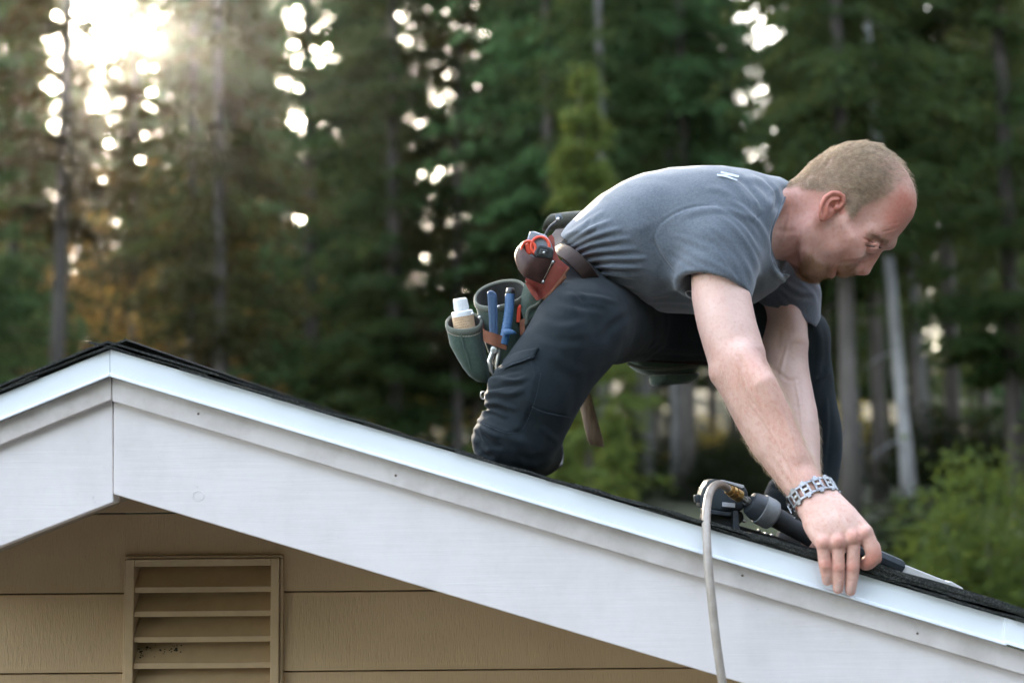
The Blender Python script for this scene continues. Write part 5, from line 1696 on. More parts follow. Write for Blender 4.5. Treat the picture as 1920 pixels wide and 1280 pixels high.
# boots: far one flat on the roof, near one on its toe behind the knee
def boot(heel, toe, up, w):
    f = toe - heel; Lb = np.linalg.norm(f); f /= Lb
    s_ = np.cross(up, f); s_ /= np.linalg.norm(s_)
    b = Sculpt()
    M_ = np.stack([f, s_, up], 1)
    b.chain([heel + f * .045 + up * .042, heel + f * .12 + up * .040, toe - f * .05 + up * .036], [.038, .038, .034], 0.01, flat=(s_, 1.15))
    b.chain([heel + f * .05 + up * .05, heel + f * .045 + up * .09], [.040, .036], 0.02)
    b.chain([heel + f * .13 + up * .055, heel + f * .06 + up * .09], [.030, .034], 0.02)
    b.plane_cut(heel + up * .014, -up, heel - 0.4, heel + 0.4, 0.003)
    V, F = b.mesh(0.006, 1)
    o = mesh('boot', V, F, MAT['boot'], person, smooth=True)
    mb = MB(); out = []
    for t, wd in ((0, .028), (.02, .036), (.10, .036), (.17, .044), (.23, .042), (.27, .026)):
        out.append((t * Lb / .27, wd))
    poly = [heel + f * t + s_ * wd for t, wd in out] + [heel + f * t - s_ * wd for t, wd in reversed(out)]
    mb.prism(poly, up * .018).build('sole', MAT['boot'], o, bevel=0.003)
bh = roof_pt(1452, 2.64, 0.004); bt = roof_pt(1628, 2.62, 0.004)
boot(bh, bt, RUP, 0.1)
bh2 = roof_pt(1020, 2.86, 0.10)
boot(bh2, roof_pt(1015, 2.66, .0) + np.array((0, 0.03, 0.01)), np.array((0.1, -0.9, 0.35)) / np.linalg.norm((0.1, -0.9, .35)) * -1, 0.1)
# ================================================================== TOOL BELT AND TOOLS
def leather(name, c1, c2, rough=0.5):
    return simple(name, c1, c2, rough + 0.1, 34, bs=0.35, bd=0.0012, fine=260, spec=0.22)
MAT['red_leather'] = leather('red_leather', (0.20, 0.040, 0.030), (0.29, 0.075, 0.052), 0.5)
MAT['brown_leather'] = leather('dark_brown_leather', (0.032, 0.014, 0.011), (0.062, 0.028, 0.020), 0.42)
MAT['tan_leather'] = leather('russet_leather', (0.115, 0.040, 0.020), (0.17, 0.065, 0.034), 0.6)
MAT['belt_leather'] = leather('belt_leather', (0.018, 0.010, 0.008), (0.034, 0.019, 0.014), 0.55)
MAT['canvas'] = cloth_mat('green_canvas', (0.034, 0.054, 0.040), (0.054, 0.078, 0.058), 650, 0.9, 0.2, seams=False)
MAT['canvas_in'] = cloth_mat('dark_canvas', (0.012, 0.012, 0.010), (0.022, 0.021, 0.018), 500, 0.95, 0.05, seams=False)
MAT['webbing'] = cloth_mat('olive_binding', (0.070, 0.076, 0.056), (0.100, 0.105, 0.080), 900, 0.9, 0.2, seams=False)
MAT['olive'] = cloth_mat('olive_canvas', (0.045, 0.045, 0.032), (0.075, 0.072, 0.055), 500, 0.85, 0.15, seams=False)
MAT['rivet'] = simple('worn_steel', (0.42, 0.41, 0.39), (0.58, 0.57, 0.55), 0.35, 60, metal=1.0, bs=0.2, bd=0.0004)
MAT['blue'] = simple('blue_plastic', (0.024, 0.052, 0.110), (0.034, 0.068, 0.135), 0.42, 40, bs=0.1, bd=0.0004)
MAT['blue2'] = simple('bright_blue_rubber', (0.018, 0.066, 0.150), (0.026, 0.082, 0.180), 0.5, 40, bs=0.1, bd=0.0004)
MAT['black'] = simple('black_plastic', (0.012, 0.013, 0.014), (0.020, 0.021, 0.022), 0.42, 40, bs=0.1, bd=0.0004)
MAT['orange'] = simple('red_orange_plastic', (0.62, 0.055, 0.025), (0.70, 0.085, 0.04), 0.35, 30, bs=0.05)
MAT['stitch'] = simple('pale_thread', (0.38, 0.30, 0.22), None, 0.8, bs=0)

AX1 = T(1132, 553, 2.44) - T(1040, 455, 2.44); AX1n = AX1 / np.linalg.norm(AX1)      # across the belt, back to belly
AX2 = np.cross(AX1n, (0, 1.0, 0)); AX2 = AX2 if AX2[0] < 0 else -AX2                     # from the chest to the seat
belt = thing('tool_belt', 'brown leather tool belt hung with green canvas pouches round the kneeling person', 'tool belt', T(1085, 505, 2.44))
def band(c, a, b, w, th, n=64):
    V = []
    for i in range(n):
        t = 2 * math.pi * i / n
        o = AX1n * math.cos(t) * a + np.array((0, 1.0, 0)) * math.sin(t) * b
        r = o / np.linalg.norm(o)
        for dw, dr in ((-w, 0), (-w * .9, th), (w * .9, th), (w, 0)):
            V.append(c + o + AX2 * dw + r * dr)
    F = [(i * 4 + j, ((i + 1) % n) * 4 + j, ((i + 1) % n) * 4 + (j + 1) % 4, i * 4 + (j + 1) % 4) for i in range(n) for j in range(4)]
    return V, F
bc = T(1080, 522, 2.44)
V, F = band(bc, 0.062, 0.160, 0.0125, 0.004)
mesh('strap', V, F, MAT['belt_leather'], belt, smooth=True, sharp=R(40))

def slab(name, pts, Y, th, mat, parent, bevel=0.0012, bow=0.0, dz=0.0):
    """a piece of leather cut to an outline; bow bends its middle towards the camera, dz tilts its lower end"""
    P = np.array([at(p[0], p[1], Y if len(p) < 3 else p[2]) for p in pts])
    c = P.mean(0); rmax = np.linalg.norm(P - c, axis=1).max()
    mb = MB(); n = len(P)
    V = list(P); rings = [P]
    for k in (0.66, 0.33):
        Q = c + (P - c) * k; Q[:, 1] -= bow * (1 - k * k)
        rings.append(Q)
    cc = c.copy(); cc[1] -= bow
    front = np.vstack(rings + [cc[None]]); back = front + np.array((0, th, 0))
    V = np.vstack([front, back]); m = len(front); F = []
    for r_ in range(2):
        for i in range(n):
            j = (i + 1) % n
            F += [(r_ * n + i, r_ * n + j, (r_ + 1) * n + j, (r_ + 1) * n + i), (m + r_ * n + j, m + r_ * n + i, m + (r_ + 1) * n + i, m + (r_ + 1) * n + j)]
    for i in range(n):
        j = (i + 1) % n
        F += [(2 * n + i, 2 * n + j, m - 1), (m + 2 * n + j, m + 2 * n + i, 2 * m - 1), (j, i, m + i, m + j)]
    return mesh(name, V, F, mat, parent, smooth=True, sharp=R(45))

def oval(c, a, b, n=36, pw=2.0):
    c, a, b = (np.asarray(q, float) for q in (c, a, b))
    out = []
    for i in range(n):
        t = 2 * math.pi * i / n
        x, y = math.cos(t), math.sin(t)
        s_ = (abs(x) ** pw + abs(y) ** pw) ** (-1 / pw)
        out.append(c + a * x * s_ + b * y * s_)
    return np.array(out)
def dvec(dpx, dpy, Y, dY=0.0):
    return at(1000 + dpx, 600 + dpy, Y) - at(1000, 600, Y) + np.array((0, dY, 0))
def pouch(name, loops, th, mat, matin, parent, bind=0.0035, bindmat=None, seam=None):
    """open bag: outer wall through the loops from rim to bottom, an inner wall, a bound rim"""
    n = len(loops[0]); outer = np.concatenate(loops); F = []
    for r_ in range(len(loops) - 1):
        for i in range(n):
            j = (i + 1) % n
            F.append((r_ * n + i, r_ * n + j, (r_ + 1) * n + j, (r_ + 1) * n + i))
    F.append(tuple(range((len(loops) - 1) * n, len(loops) * n)))
    o = mesh(name, outer, F, mat, parent, smooth=True, sharp=R(60))
    inner = np.concatenate([l.mean(0) + (l - l.mean(0)) * (1 - th / np.linalg.norm(l - l.mean(0), axis=1).min()) for l in loops])
    inner[(len(loops) - 1) * n:] += (loops[0].mean(0) - loops[-1].mean(0)) * 0.04
    mesh('lining', inner, [f[::-1] for f in F], matin, o, smooth=True)
    rim = loops[0].mean(0) + (loops[0] - loops[0].mean(0)) * (1 - 0.4 * th / np.linalg.norm(loops[0] - loops[0].mean(0), axis=1).mean())
    m = 8; V, Fr = [], []
    ctr = rim.mean(0); down = loops[1].mean(0) - loops[0].mean(0); down /= np.linalg.norm(down)
    for i in range(n):
        r = rim[i] - ctr; r = r - down * (r @ down); r /= np.linalg.norm(r)
        for k in range(m):
            t = 2 * math.pi * k / m
            V.append(rim[i] + r * math.cos(t) * bind * 0.75 + down * (math.sin(t) * bind * 1.7 + bind * 0.8))
    Fr = [(i * m + k, ((i + 1) % n) * m + k, ((i + 1) % n) * m + (k + 1) % m, i * m + (k + 1) % m) for i in range(n) for k in range(m)]
    mesh('binding', V, Fr, bindmat or MAT['webbing'], o, smooth=True)
    return o

# -- green pouch with the bottle
Yp = 2.300
def pl(cx, cy, ax, bx, by, dY, pw=2.0, Y=Yp):
    return oval(at(cx, cy, Y), dvec(ax[0], ax[1], Y), dvec(bx, by, Y, -dY), pw=pw)
pouch('pouch', [pl(870, 604, (34, 0), -2, 20.5, .030, 2.2), pl(872, 624, (32.5, 2), -2, 18, .030, 2.2), pl(876, 645, (32.5, 2), -1, 15, .029, 2.3), pl(884, 668, (29, 2), 0, 12, .026, 2.3), pl(892, 690, (25, 3), 0, 9, .022, 2.3), pl(899, 706, (20.5, 4), 0, 6, .016, 2.4), pl(904, 714.5, (12, 2), 0, 3, .009, 2.4)],
      0.004, MAT['canvas'], MAT['canvas_in'], belt)
MB().sweep(bez([at(864, 627, 2.268), at(870, 650, 2.2695), at(878, 675, 2.2725), at(885, 700, 2.281)], 14), 0.0011, 6).build('seam', MAT['canvas'], belt)
mb = MB()
rim_ = pl(871, 614.5, (33.4, 1), -2, 19.4, .0302, 2.2)
for i in range(36):
    a, b = rim_[i], rim_[(i + 1) % 36]
    for f in (.1, .6):
        mb.sweep([a + (b - a) * f, a + (b - a) * (f + .3)], .0006, 4)
mb.build('stitching', MAT['stitch'], belt)
# -- main green bag behind it
Yb = 2.335
def pb(cx, cy, ax, bx, by, dY, pw=2.2):
    return oval(at(cx, cy, Yb), dvec(ax[0], ax[1], Yb), dvec(bx, by, Yb, -dY), pw=pw)
pouch('pouch', [pb(938, 551.5, (49, -11), 3, 30, .048), pb(941, 572, (47, -9), 3, 29, .048), pb(945, 610, (44, -7), 2, 24, .045), pb(952, 650, (38, -5), 2, 18, .040), pb(960, 690, (30, -4), 2, 10, .030), pb(966, 706, (20, -3), 1, 5, .018)],
      0.004, MAT['canvas'], MAT['canvas_in'], belt)
slab('gusset', [(986, 523, 2.312), (1004, 524, 2.300), (1019, 560, 2.290), (1000, 592, 2.280), (984, 606, 2.278), (978, 584, 2.285), (974, 566, 2.30)], 2.29, 0.005, MAT['canvas'], belt, bow=0.004)
MB().sweep(bez([at(1021, 558, 2.286), at(1006, 572, 2.280), at(990, 582, 2.276), at(986, 610, 2.272)], 16), 0.0028, 8).build('binding', MAT['webbing'], belt, smooth=True)
slab('orange_tab', [(974, 600, 2.276), (984, 597, 2.272), (984, 626, 2.270), (975, 628, 2.274)], 2.27, 0.002, MAT['tan_leather'], belt)
# russet strap loop that holds the two blue handles
V = []; n = 40; ys = []
top = bez([at(907, 604, 2.292), at(905, 612, 2.276), at(908, 618, 2.262), at(925, 624, 2.252), at(950, 632, 2.254)], n)
bot = bez([at(908, 632, 2.292), at(906, 636, 2.277), at(909, 641, 2.263), at(926, 648, 2.253), at(949, 656, 2.255)], n)
for i in range(n):
    for p, q in ((top[i], 0), (bot[i], 0), (bot[i], .0028), (top[i], .0028)):
        V.append(p + np.array((q * 0.3, q, 0)))
F = [(i * 4 + j, (i + 1) * 4 + j, (i + 1) * 4 + (j + 1) % 4, i * 4 + (j + 1) % 4) for i in range(n - 1) for j in range(4)]
mesh('strap_loop', V, F, MAT['tan_leather'], belt, smooth=True, sharp=R(40))
for a, b, y in ((886, 588, 2.275), (899, 595, 2.270), (1003, 538, 2.292), (935, 575, 2.288)):
    MB().lathe(at(a, b, y), (0, -1, 0), [(0, .0026), (.0012, .0026), (.0020, .0016), (.0022, .0003)], 12).build('rivet', MAT['rivet'], belt, smooth=True)
# -- red leather back piece and the tape measure's wrapped pocket
slab('backing', [(1029, 443), (1034, 440), (1039, 445), (1041, 469), (1049, 486), (1067, 501), (1061, 508), (1048, 525), (1034, 544), (1017, 560), (1007, 561), (996, 545), (985, 525), (1000, 480)], 2.276, 0.005, MAT['red_leather'], belt, bow=0.004)
MB().sweep(bez([at(1067, 502, 2.274), at(1048, 527, 2.272), at(1034, 546, 2.272), at(1018, 561, 2.273)], 20), 0.0019, 6).build('edge_piping', MAT['tan_leather'], belt, smooth=True)
slab('tongue', [(984, 530), (994, 528), (1006, 548), (1012, 562), (1006, 563), (996, 550)], 2.266, 0.003, MAT['red_leather'], belt, bow=0.002)
slab('tie', [(1060, 512), (1062, 520), (1040, 548), (1026, 562), (1022, 566), (1020, 560), (1036, 541), (1050, 522)], 2.268, 0.003, MAT['tan_leather'], belt, bow=0.003)
# pocket: a strip bent round the tape from its sewn right edge to the left and back
n = 30
ptop = bez([at(1041, 489, 2.262), at(1030, 485, 2.252), at(1012, 483, 2.240), at(998, 481.5, 2.236), at(986, 472, 2.246), at(980, 458, 2.262), at(984, 450, 2.282), at(1000, 446, 2.30)], n)
pbot = bez([at(1019, 532, 2.262), at(1012, 531, 2.254), at(998, 524, 2.243), at(982, 517, 2.241), at(970, 500, 2.250), at(965, 480, 2.266), at(970, 470, 2.284), at(990, 470, 2.30)], n)
V, F = [], []
m = 9
for i in range(n):
    for j in range(m):
        f = j / (m - 1)
        p = ptop[i] * (1 - f) + pbot[i] * f
        bul = math.sin(f * math.pi) * 0.004
        V.append(p + np.array((-bul * 0.5, -bul, 0)))
k0 = len(V)
V += [np.array(v) + np.array((0.0010, 0.0030, 0)) for v in V[:k0]]
for i in range(n - 1):
    for j in range(m - 1):
        a = i * m + j
        F += [(a, a + 1, a + m + 1, a + m), (k0 + a, k0 + a + m, k0 + a + m + 1, k0 + a + 1)]
    F += [(i * m, (i + 1) * m, k0 + (i + 1) * m, k0 + i * m), (i * m + m - 1, k0 + i * m + m - 1, k0 + (i + 1) * m + m - 1, (i + 1) * m + m - 1)]
F += [tuple(range(m)) + tuple(k0 + j for j in range(m - 1, -1, -1))]
tp = mesh('tape_pocket', V, F, MAT['brown_leather'], belt, smooth=True, sharp=R(50))
# closing wall under the pocket
slab('pocket_base', [(1016, 531, 2.262), (1000, 526, 2.250), (982, 518, 2.250), (970, 502, 2.262), (985, 500, 2.29), (1010, 520, 2.29)], 2.26, 0.003, MAT['brown_leather'], belt)
mb = MB()
for i in range(12):
    f = 0.14 + 0.72 * i / 11
    a = ptop[0] * (1 - f) + pbot[0] * f; a = a + np.array((-.0035, -.0052, 0)); dd = (pbot[0] - ptop[0]); dd /= np.linalg.norm(dd)
    mb.sweep([a - dd * .0010, a + dd * .0010], .00065, 5)
mb.build('stitching', MAT['stitch'], tp)
for f in (0.07, 0.92):
    a = ptop[0] * (1 - f) + pbot[0] * f + np.array((-.003, -.0040, 0))
    MB().lathe(a, (0, -1, 0), [(0, .0028), (.0012, .0027), (.002, .0016), (.0022, .0002)], 12).build('rivet', MAT['rivet'], tp, smooth=True)
# -- olive canvas sleeve at the small of the back
ca = T(1028, 417, 2.47); cb = T(1098, 412, 2.50)
d_ = cb - ca; Ld = np.linalg.norm(d_); d_ /= Ld
u_ = np.cross((0, 1.0, 0), d_); u_ = u_ if u_[2] > 0 else -u_
def sl(t, r, fl=1.0):
    return oval(ca + d_ * t, u_ * r + d_ * .012, np.array((0, -1.0, 0)) * r * fl - d_ * .006)
slv = pouch('canvas_sleeve', [sl(0, .0155, 1.1), sl(.012, .0165, 1.1), sl(.03, .0175, 1.1), sl(.05, .018, 1.2), sl(.075, .017, 1.2)], 0.002, MAT['olive'], MAT['canvas_in'], belt, 0.0012)
MB().sweep(bez([at(1051, 407, 2.440), at(1043, 416, 2.436), at(1033, 424, 2.43), at(1025, 436, 2.43), at(1022, 443, 2.43)], 14), [.0028] * 14, 8).build('strap_loop', MAT['black'], belt, smooth=True)
MB().lathe(at(1046, 411, 2.434), (0.2, -1, .2), [(0, .003), (.002, .003), (.003, .001)], 10).build('rivet', MAT['rivet'], belt, smooth=True)
slab('sleeve_tab', [(1041, 402, 2.438), (1052, 400, 2.442), (1055, 409, 2.440), (1047, 414, 2.436), (1042, 410, 2.436)], 2.44, 0.003, simple('grey_webbing', (0.12, 0.14, 0.16), (0.18, 0.2, 0.22), 0.7, 60), belt)
slab('belt_tail', [(1030, 446, 2.36), (1042, 430, 2.40), (1062, 428, 2.42), (1066, 442, 2.38), (1050, 456, 2.33), (1040, 462, 2.32)], 2.36, 0.006, MAT['belt_leather'], belt)
# -- pouches of the far hip, seen below the thigh
Yf = 2.66
def pf(cx, cy, ax, bx, by, dY, pw=2.6):
    return oval(at(cx, cy, Yf), dvec(ax[0], ax[1], Yf), dvec(bx, by, Yf, -dY), pw=pw)
slab('strap', [(1150, 664), (1200, 668), (1336, 678), (1336, 685), (1200, 677), (1152, 671)], 2.60, 0.02, MAT['belt_leather'], belt)
pouch('pouch', [pf(1243, 672, (70, 2), 0, 4, .05), pf(1243, 680, (68, 2), 0, 4, .055), pf(1244, 690, (62, 2), 0, 4, .055), pf(1246, 698, (52, 1), 0, 4, .05), pf(1248, 703, (38, 0), 0, 3, .035)], 0.003, MAT['canvas'], MAT['canvas_in'], belt)
MB().sweep(bez([at(1176, 681, 2.605), at(1200, 689, 2.600), at(1245, 692, 2.598), at(1290, 688, 2.600), at(1311, 684, 2.605)], 24), 0.0030, 8).build('binding', MAT['webbing'], belt, smooth=True)
Yf = 2.64
pouch('pouch', [pf(1264, 702, (46, -2), 0, 3, .035), pf(1264, 708, (46, -3), 0, 3, .037), pf(1262, 715, (43, -4), 0, 3, .036), pf(1258, 721, (34, -2.5), 0, 2, .028)], 0.003, MAT['canvas'], MAT['canvas_in'], belt, 0.0016)

# -------------------------------------------------- tools in the pouches
MAT['cap'] = simple('white_plastic', (0.66, 0.66, 0.65), (0.72, 0.72, 0.71), 0.4, 60, bs=0.15, bd=0.0006)
MAT['label'] = simple('tan_paper_label', (0.50, 0.33, 0.19), (0.60, 0.42, 0.27), 0.6, 55, bs=0.1, bd=0.0003)
MAT['ink'] = simple('brown_print', (0.20, 0.11, 0.06), (0.30, 0.18, 0.11), 0.7, 200, bs=0)
b0, b1 = at(873, 626, 2.300), at(862, 559, 2.292)
bax = (b1 - b0) / np.linalg.norm(b1 - b0); bl = np.linalg.norm(b1 - b0)
def on(f):
    return f * bl
bottle = thing('glue_bottle', 'small glue bottle with white cap and tan label in the green pouch', 'bottle', b0)
r_b = px_r(20.3, 2.3)
MB().lathe(b0, bax, [(-.02, r_b * .98), (on(.02), r_b), (on(.57), r_b), (on(.62), r_b), (on(.635), r_b * .97), (on(.65), r_b * .85), (on(.655), r_b * .60), (on(.70), r_b * .58)], 28).build('bottle_body', MAT['cap'], bottle, smooth=True, sharp=R(35))
MB().lathe(b0, bax, [(-.015, r_b * .985), (-.015, r_b * 1.012), (on(.50), r_b * 1.012), (on(.50), r_b * .985)], 28).build('label', MAT['label'], bottle, smooth=True, sharp=R(35))
mb = MB()
side1 = np.cross(bax, (0, -1.0, 0)); side1 /= np.linalg.norm(side1)
for row, k in ((.44, 7), (.38, 5), (.31, 8), (.24, 6), (.17, 7)):
    a = -0.9
    for w in range(k):
        la_ = rng.uniform(.08, .2)
        for sub in range(2):
            aa = a + la_ * sub / 2
            p = b0 + bax * on(row) + (side1 * math.sin(aa + .05) + np.array((0, -1.0, 0)) * math.cos(aa + .05)) * r_b * 1.016
            t_ = side1 * math.cos(aa) + np.array((0, 1.0, 0)) * math.sin(aa)
            mb.box(p, (la_ * r_b * .42, .0004, .0010), np.stack([t_, np.cross(bax, t_), bax], 1))
        a += la_ + .07
mb.build('print', MAT['ink'], bottle)
cap = MB().lathe(b0, bax, [(on(.67), r_b * .66), (on(.675), r_b * .68), (on(.97), r_b * .62), (on(.99), r_b * .58), (on(1.0), r_b * .50)], 30)
cap.build('cap', MAT['cap'], bottle, smooth=True, sharp=R(40))
mb = MB()
for i in range(26):
    t = 2 * math.pi * i / 26
    r = side1 * math.cos(t) + np.cross(bax, side1) * math.sin(t)
    mb.sweep([b0 + bax * on(.70) + r * r_b * .675, b0 + bax * on(.955) + r * r_b * .625], .0007, 4)
mb.build('cap_ribs', MAT['cap'], bottle)

def handle(name, label, cat, pts, Y, hw, hd, mat, axis_tip=None):
    o = thing(name, label, cat, at(pts[-1][0], pts[-1][1], Y))
    return o
# flat blue handle with bevelled end
knife = thing('utility_knife', 'flat dark blue knife handle with slanted end, left of two in the russet strap', 'tool', at(925, 640, 2.262))
prof = [(916, 545.5), (918, 543.5), (924, 544.5), (931, 550), (932, 556), (933, 590), (934, 640), (918, 640), (916, 590), (914, 556), (913, 548)]
P = np.array([at(a, b, 2.262) for a, b in prof])
MB().prism(P, (0, .012, 0)).build('handle', MAT['blue'], knife, bevel=0.0022)
P = np.array([at(a, b, 2.2605) for a, b in [(918, 552), (928, 556), (929, 640), (921, 640)]])
MB().prism(P, (0, .004, 0)).build('grip_inlay', simple('slate_blue_rubber', (0.022, 0.05, 0.10), (0.03, 0.065, 0.125), 0.6, 60), knife, bevel=0.001)
MB().prism(np.array([at(a, b, 2.266) for a, b in [(920, 640), (932, 640), (931, 668), (922, 668)]]), (0, .004, 0)).build('blade_sheath', MAT['black'], knife, bevel=0.001)
# ribbed pliers handle
pliers = thing('pliers', 'bright blue ribbed pliers handle with lever, right of two in the russet strap', 'tool', at(948, 640, 2.256))
hx = bez([at(956, 552, 2.270), at(955, 575, 2.266), at(952, 600, 2.262), at(947, 628, 2.258), at(943, 645, 2.258)], 60)
rad = np.array([px_r(9.0 + 0.45 * math.cos(i * 1.9) * (10 < i < 44), 2.26) for i in range(60)])
MB().sweep(hx, rad, 14, flat=0.75, up=(1, 0, 0)).build('grip', MAT['blue2'], pliers, smooth=True)
MB().sweep([at(957, 556, 2.272), at(957, 546, 2.274), at(957, 541, 2.275), at(957, 539.5, 2.275)], [px_r(9, 2.27), px_r(8.5, 2.27), px_r(7.2, 2.27), px_r(3, 2.27)], 14).build('end_cap', MAT['black'], pliers, smooth=True)
MB().sweep(bez([at(946, 624, 2.250), at(955, 622, 2.247), at(963, 623.5, 2.247), at(967, 625, 2.250)], 12), [px_r(q, 2.25) for q in np.linspace(7, 2.4, 12)], 10, flat=0.6).build('thumb_guard', MAT['blue2'], pliers, smooth=True)
mb = MB()
mb.sweep([at(934, 648, 2.262), at(924, 660, 2.262), at(918, 676, 2.262), at(921, 694, 2.264), at(928, 706, 2.266)], [.0042, .0050, .0046, .0036, .002], 10)
mb.sweep([at(938, 650, 2.264), at(934, 668, 2.264), at(930, 688, 2.266)], [.004, .0044, .003], 10)
mb.lathe(at(927, 656, 2.262), (0, -1, 0), [(-.004, .0062), (.005, .0062), (.006, .004), (.0062, .0005)], 16)
mb.build('jaws', MAT['rivet'], pliers, smooth=True, sharp=R(40))
pencil = thing('pencil', 'orange pencil tip poking out of the main green pouch', 'pencil', at(973, 600, 2.292))
MB().sweep([at(972, 604, 2.292), at(973.5, 583, 2.292), at(974.5, 576, 2.292), at(975, 571, 2.292)], [.0035, .0035, .0034, .0012], 6).build('shaft', MAT['orange'], pencil)
# tape measure
tape = thing('tape_measure', 'red and clear tape measure with black hook end in the brown leather pocket', 'tape measure', at(1010, 470, 2.265))
m_, nt_, N_, L_, P_bsdf = new_mat('smoky_clear_plastic')
P_bsdf.inputs['Base Color'].default_value = (0.36, 0.40, 0.46, 1); P_bsdf.inputs['Roughness'].default_value = 0.12; P_bsdf.inputs['Transmission Weight'].default_value = 0.35
MAT['clear'] = m_
P = np.array([at(a, b, 2.258) for a, b in [(992, 436), (996, 433), (1004, 434), (1024, 441), (1032, 452), (1038, 468), (1036, 486), (1012, 492), (992, 486), (986, 470), (988, 450)]])
MB().prism(P, (0, .030, 0)).build('case', MAT['clear'], tape, bevel=0.004)
for cx, cy, rr_ in ((991, 466, 13), (1013, 462, 17)):
    pts = [at(cx + rr_ * math.cos(t), cy + rr_ * 1.05 * math.sin(t), 2.2555) for t in np.linspace(2.2, 7.0, 24)]
    MB().sweep(pts, .0026, 8).build('ring', MAT['orange'], tape, smooth=True)
P = np.array([at(a, b, 2.2565) for a, b in [(984, 458), (994, 452), (998, 476), (988, 478)]])
MB().prism(P, (0, .012, 0)).build('side_panel', MAT['orange'], tape, bevel=0.002)
P = np.array([at(a, b, 2.2500) for a, b in [(1007, 463), (1013, 458.5), (1034, 464), (1039, 470), (1036, 485), (1004, 482), (1001, 474)]])
MB().prism(P, (0, .014, 0)).build('hook_block', MAT['black'], tape, bevel=0.0022)
P = np.array([at(a, b, 2.2484) for a, b in [(1013, 466), (1027, 469), (1025, 480), (1011, 477)]])
MB().prism(P, (0, .004, 0)).build('lock_button', simple('charcoal_plastic', (0.03, 0.03, 0.03), (0.045, 0.045, 0.043), 0.35, 60), tape, bevel=0.0012)
MB().lathe(at(1020, 473.5, 2.2486), (0, -1, 0), [(0, .0022), (.001, .002), (.0014, .0004)], 12).build('rivet', MAT['rivet'], tape, smooth=True)
# hammer hanging behind the thigh
def wood_mat():
    m, nt, N, L, P = new_mat('worn_wood')
    v = coords(N, L, (60, 60, 7), (0, R(14), 0))
    n = noise(N, L, 3, 8, 0.65, v, 0.5); n2 = noise(N, L, 26, 4, 0.6, coords(N, L))
    r = ramp(N, [(0.3, (0.085, 0.050, 0.028)), (0.7, (0.23, 0.150, 0.085))]); L.new(n.outputs[0], r.inputs[0])
    c = mixc(N, L, mul(N, L, ramp_out(N, L, n2, 0.5, 0.7), 0.5), r.outputs[0], (0.075, 0.042, 0.024))
    L.new(c, P.inputs['Base Color']); P.inputs['Roughness'].default_value = 0.55
    bump(N, L, P, n.outputs[0], 0.3, 0.001)
    return m
MAT['wood'] = wood_mat()
ham = thing('hammer', 'hammer with worn wooden handle hanging behind the near thigh', 'hammer', at(1080, 700, 2.50))
hl = [(1068, 610, 24), (1078, 660, 24), (1089, 710, 25), (1098, 750, 27), (1106, 785, 29), (1113, 812, 31), (1117, 828, 31), (1119, 836, 25)]
V, F = [], []; n = 16
for i, (a, b, w) in enumerate(hl):
    c = at(a, b, 2.50); wd = px_r(w / 2, 2.5)
    for k in range(n):
        t = 2 * math.pi * k / n
        x, y = math.cos(t), math.sin(t); q = (abs(x) ** 2.6 + abs(y) ** 2.6) ** (-1 / 2.6)
        V.append(c + np.array((x * q * wd, y * q * wd * 0.72, -x * q * wd * 0.22)))
F = [(i * n + k, i * n + (k + 1) % n, (i + 1) * n + (k + 1) % n, (i + 1) * n + k) for i in range(len(hl) - 1) for k in range(n)] + [tuple(range(n)), tuple((len(hl) - 1) * n + k for k in range(n - 1, -1, -1))]
mesh('handle', V, F, MAT['wood'], ham, smooth=True, sharp=R(50))
MB().sweep([at(1040, 612, 2.50), at(1052, 608, 2.50), at(1070, 604, 2.50), at(1088, 601, 2.50), at(1096, 600, 2.50)], [.009, .011, .013, .014, .0145], 14).build('head', MAT['rivet'], ham, smooth=True, sharp=R(40))
# key ring glint behind the pocket
keys = thing('key_ring', 'small steel key ring hanging at the back of the near knee pocket', 'keys', at(906, 742, 2.31))
MB().sweep([at(906 + 5 * math.cos(t), 741 + 7 * math.sin(t), 2.31) for t in np.linspace(0, 6.28, 20)], .0010, 6, caps=False).build('ring', MAT['rivet'], keys, smooth=True)

# ================================================================== BRACELET
MAT['steel'] = simple('brushed_steel', (0.20, 0.20, 0.20), (0.34, 0.34, 0.34), 0.25, 120, metal=1.0, bs=0.15, bd=0.0003)
brac = thing('bracelet', 'steel tool link bracelet on the wrist of the near hand', 'bracelet', T(1525, 936, 2.14))
wa = T(1540, 965, 2.118) - T(1508, 910, 2.150); wa /= np.linalg.norm(wa)
wy = np.array((0, -1.0, 0)) - wa * (np.array((0, -1.0, 0)) @ wa); wy /= np.linalg.norm(wy)
wx = np.cross(wy, wa); wx = wx if wx[0] > 0 else -wx
wc = T(1525, 934, 2.140)
NL = 12
def link_mb(i):
    mb = MB()
    t = 2 * math.pi * (i + 0.5) / NL
    o = wx * math.cos(t) * .0375 + wy * math.sin(t) * .0345
    tg = -wx * math.sin(t) * .0375 + wy * math.cos(t) * .0345; tg /= np.linalg.norm(tg)
    nr = np.cross(tg, wa); nr = nr if nr @ o > 0 else -nr
    M_ = np.stack([tg, wa, nr], 1); c = wc + o
    def bx(u, v, su, sv, h=.0034, dn=0):
        mb.box(c + tg * u + wa * v + nr * dn, (su, sv, h), M_)
    for v in (-.0092, 0, .0092):                       # rows
        bx(0, v, .0124, .0056 if v else .0046)
    bx(-.0052, 0, .0030, .0236); bx(.0052, 0, .0030, .0236)
    bx(0, -.0132, .0056, .0032); bx(0, .0132, .0056, .0032)
    for v in (-.0092, .0092):
        bx(.0095, v, .0078, .0036, .0020, -.0008)       # tongues to the next link
    return mb, c, nr
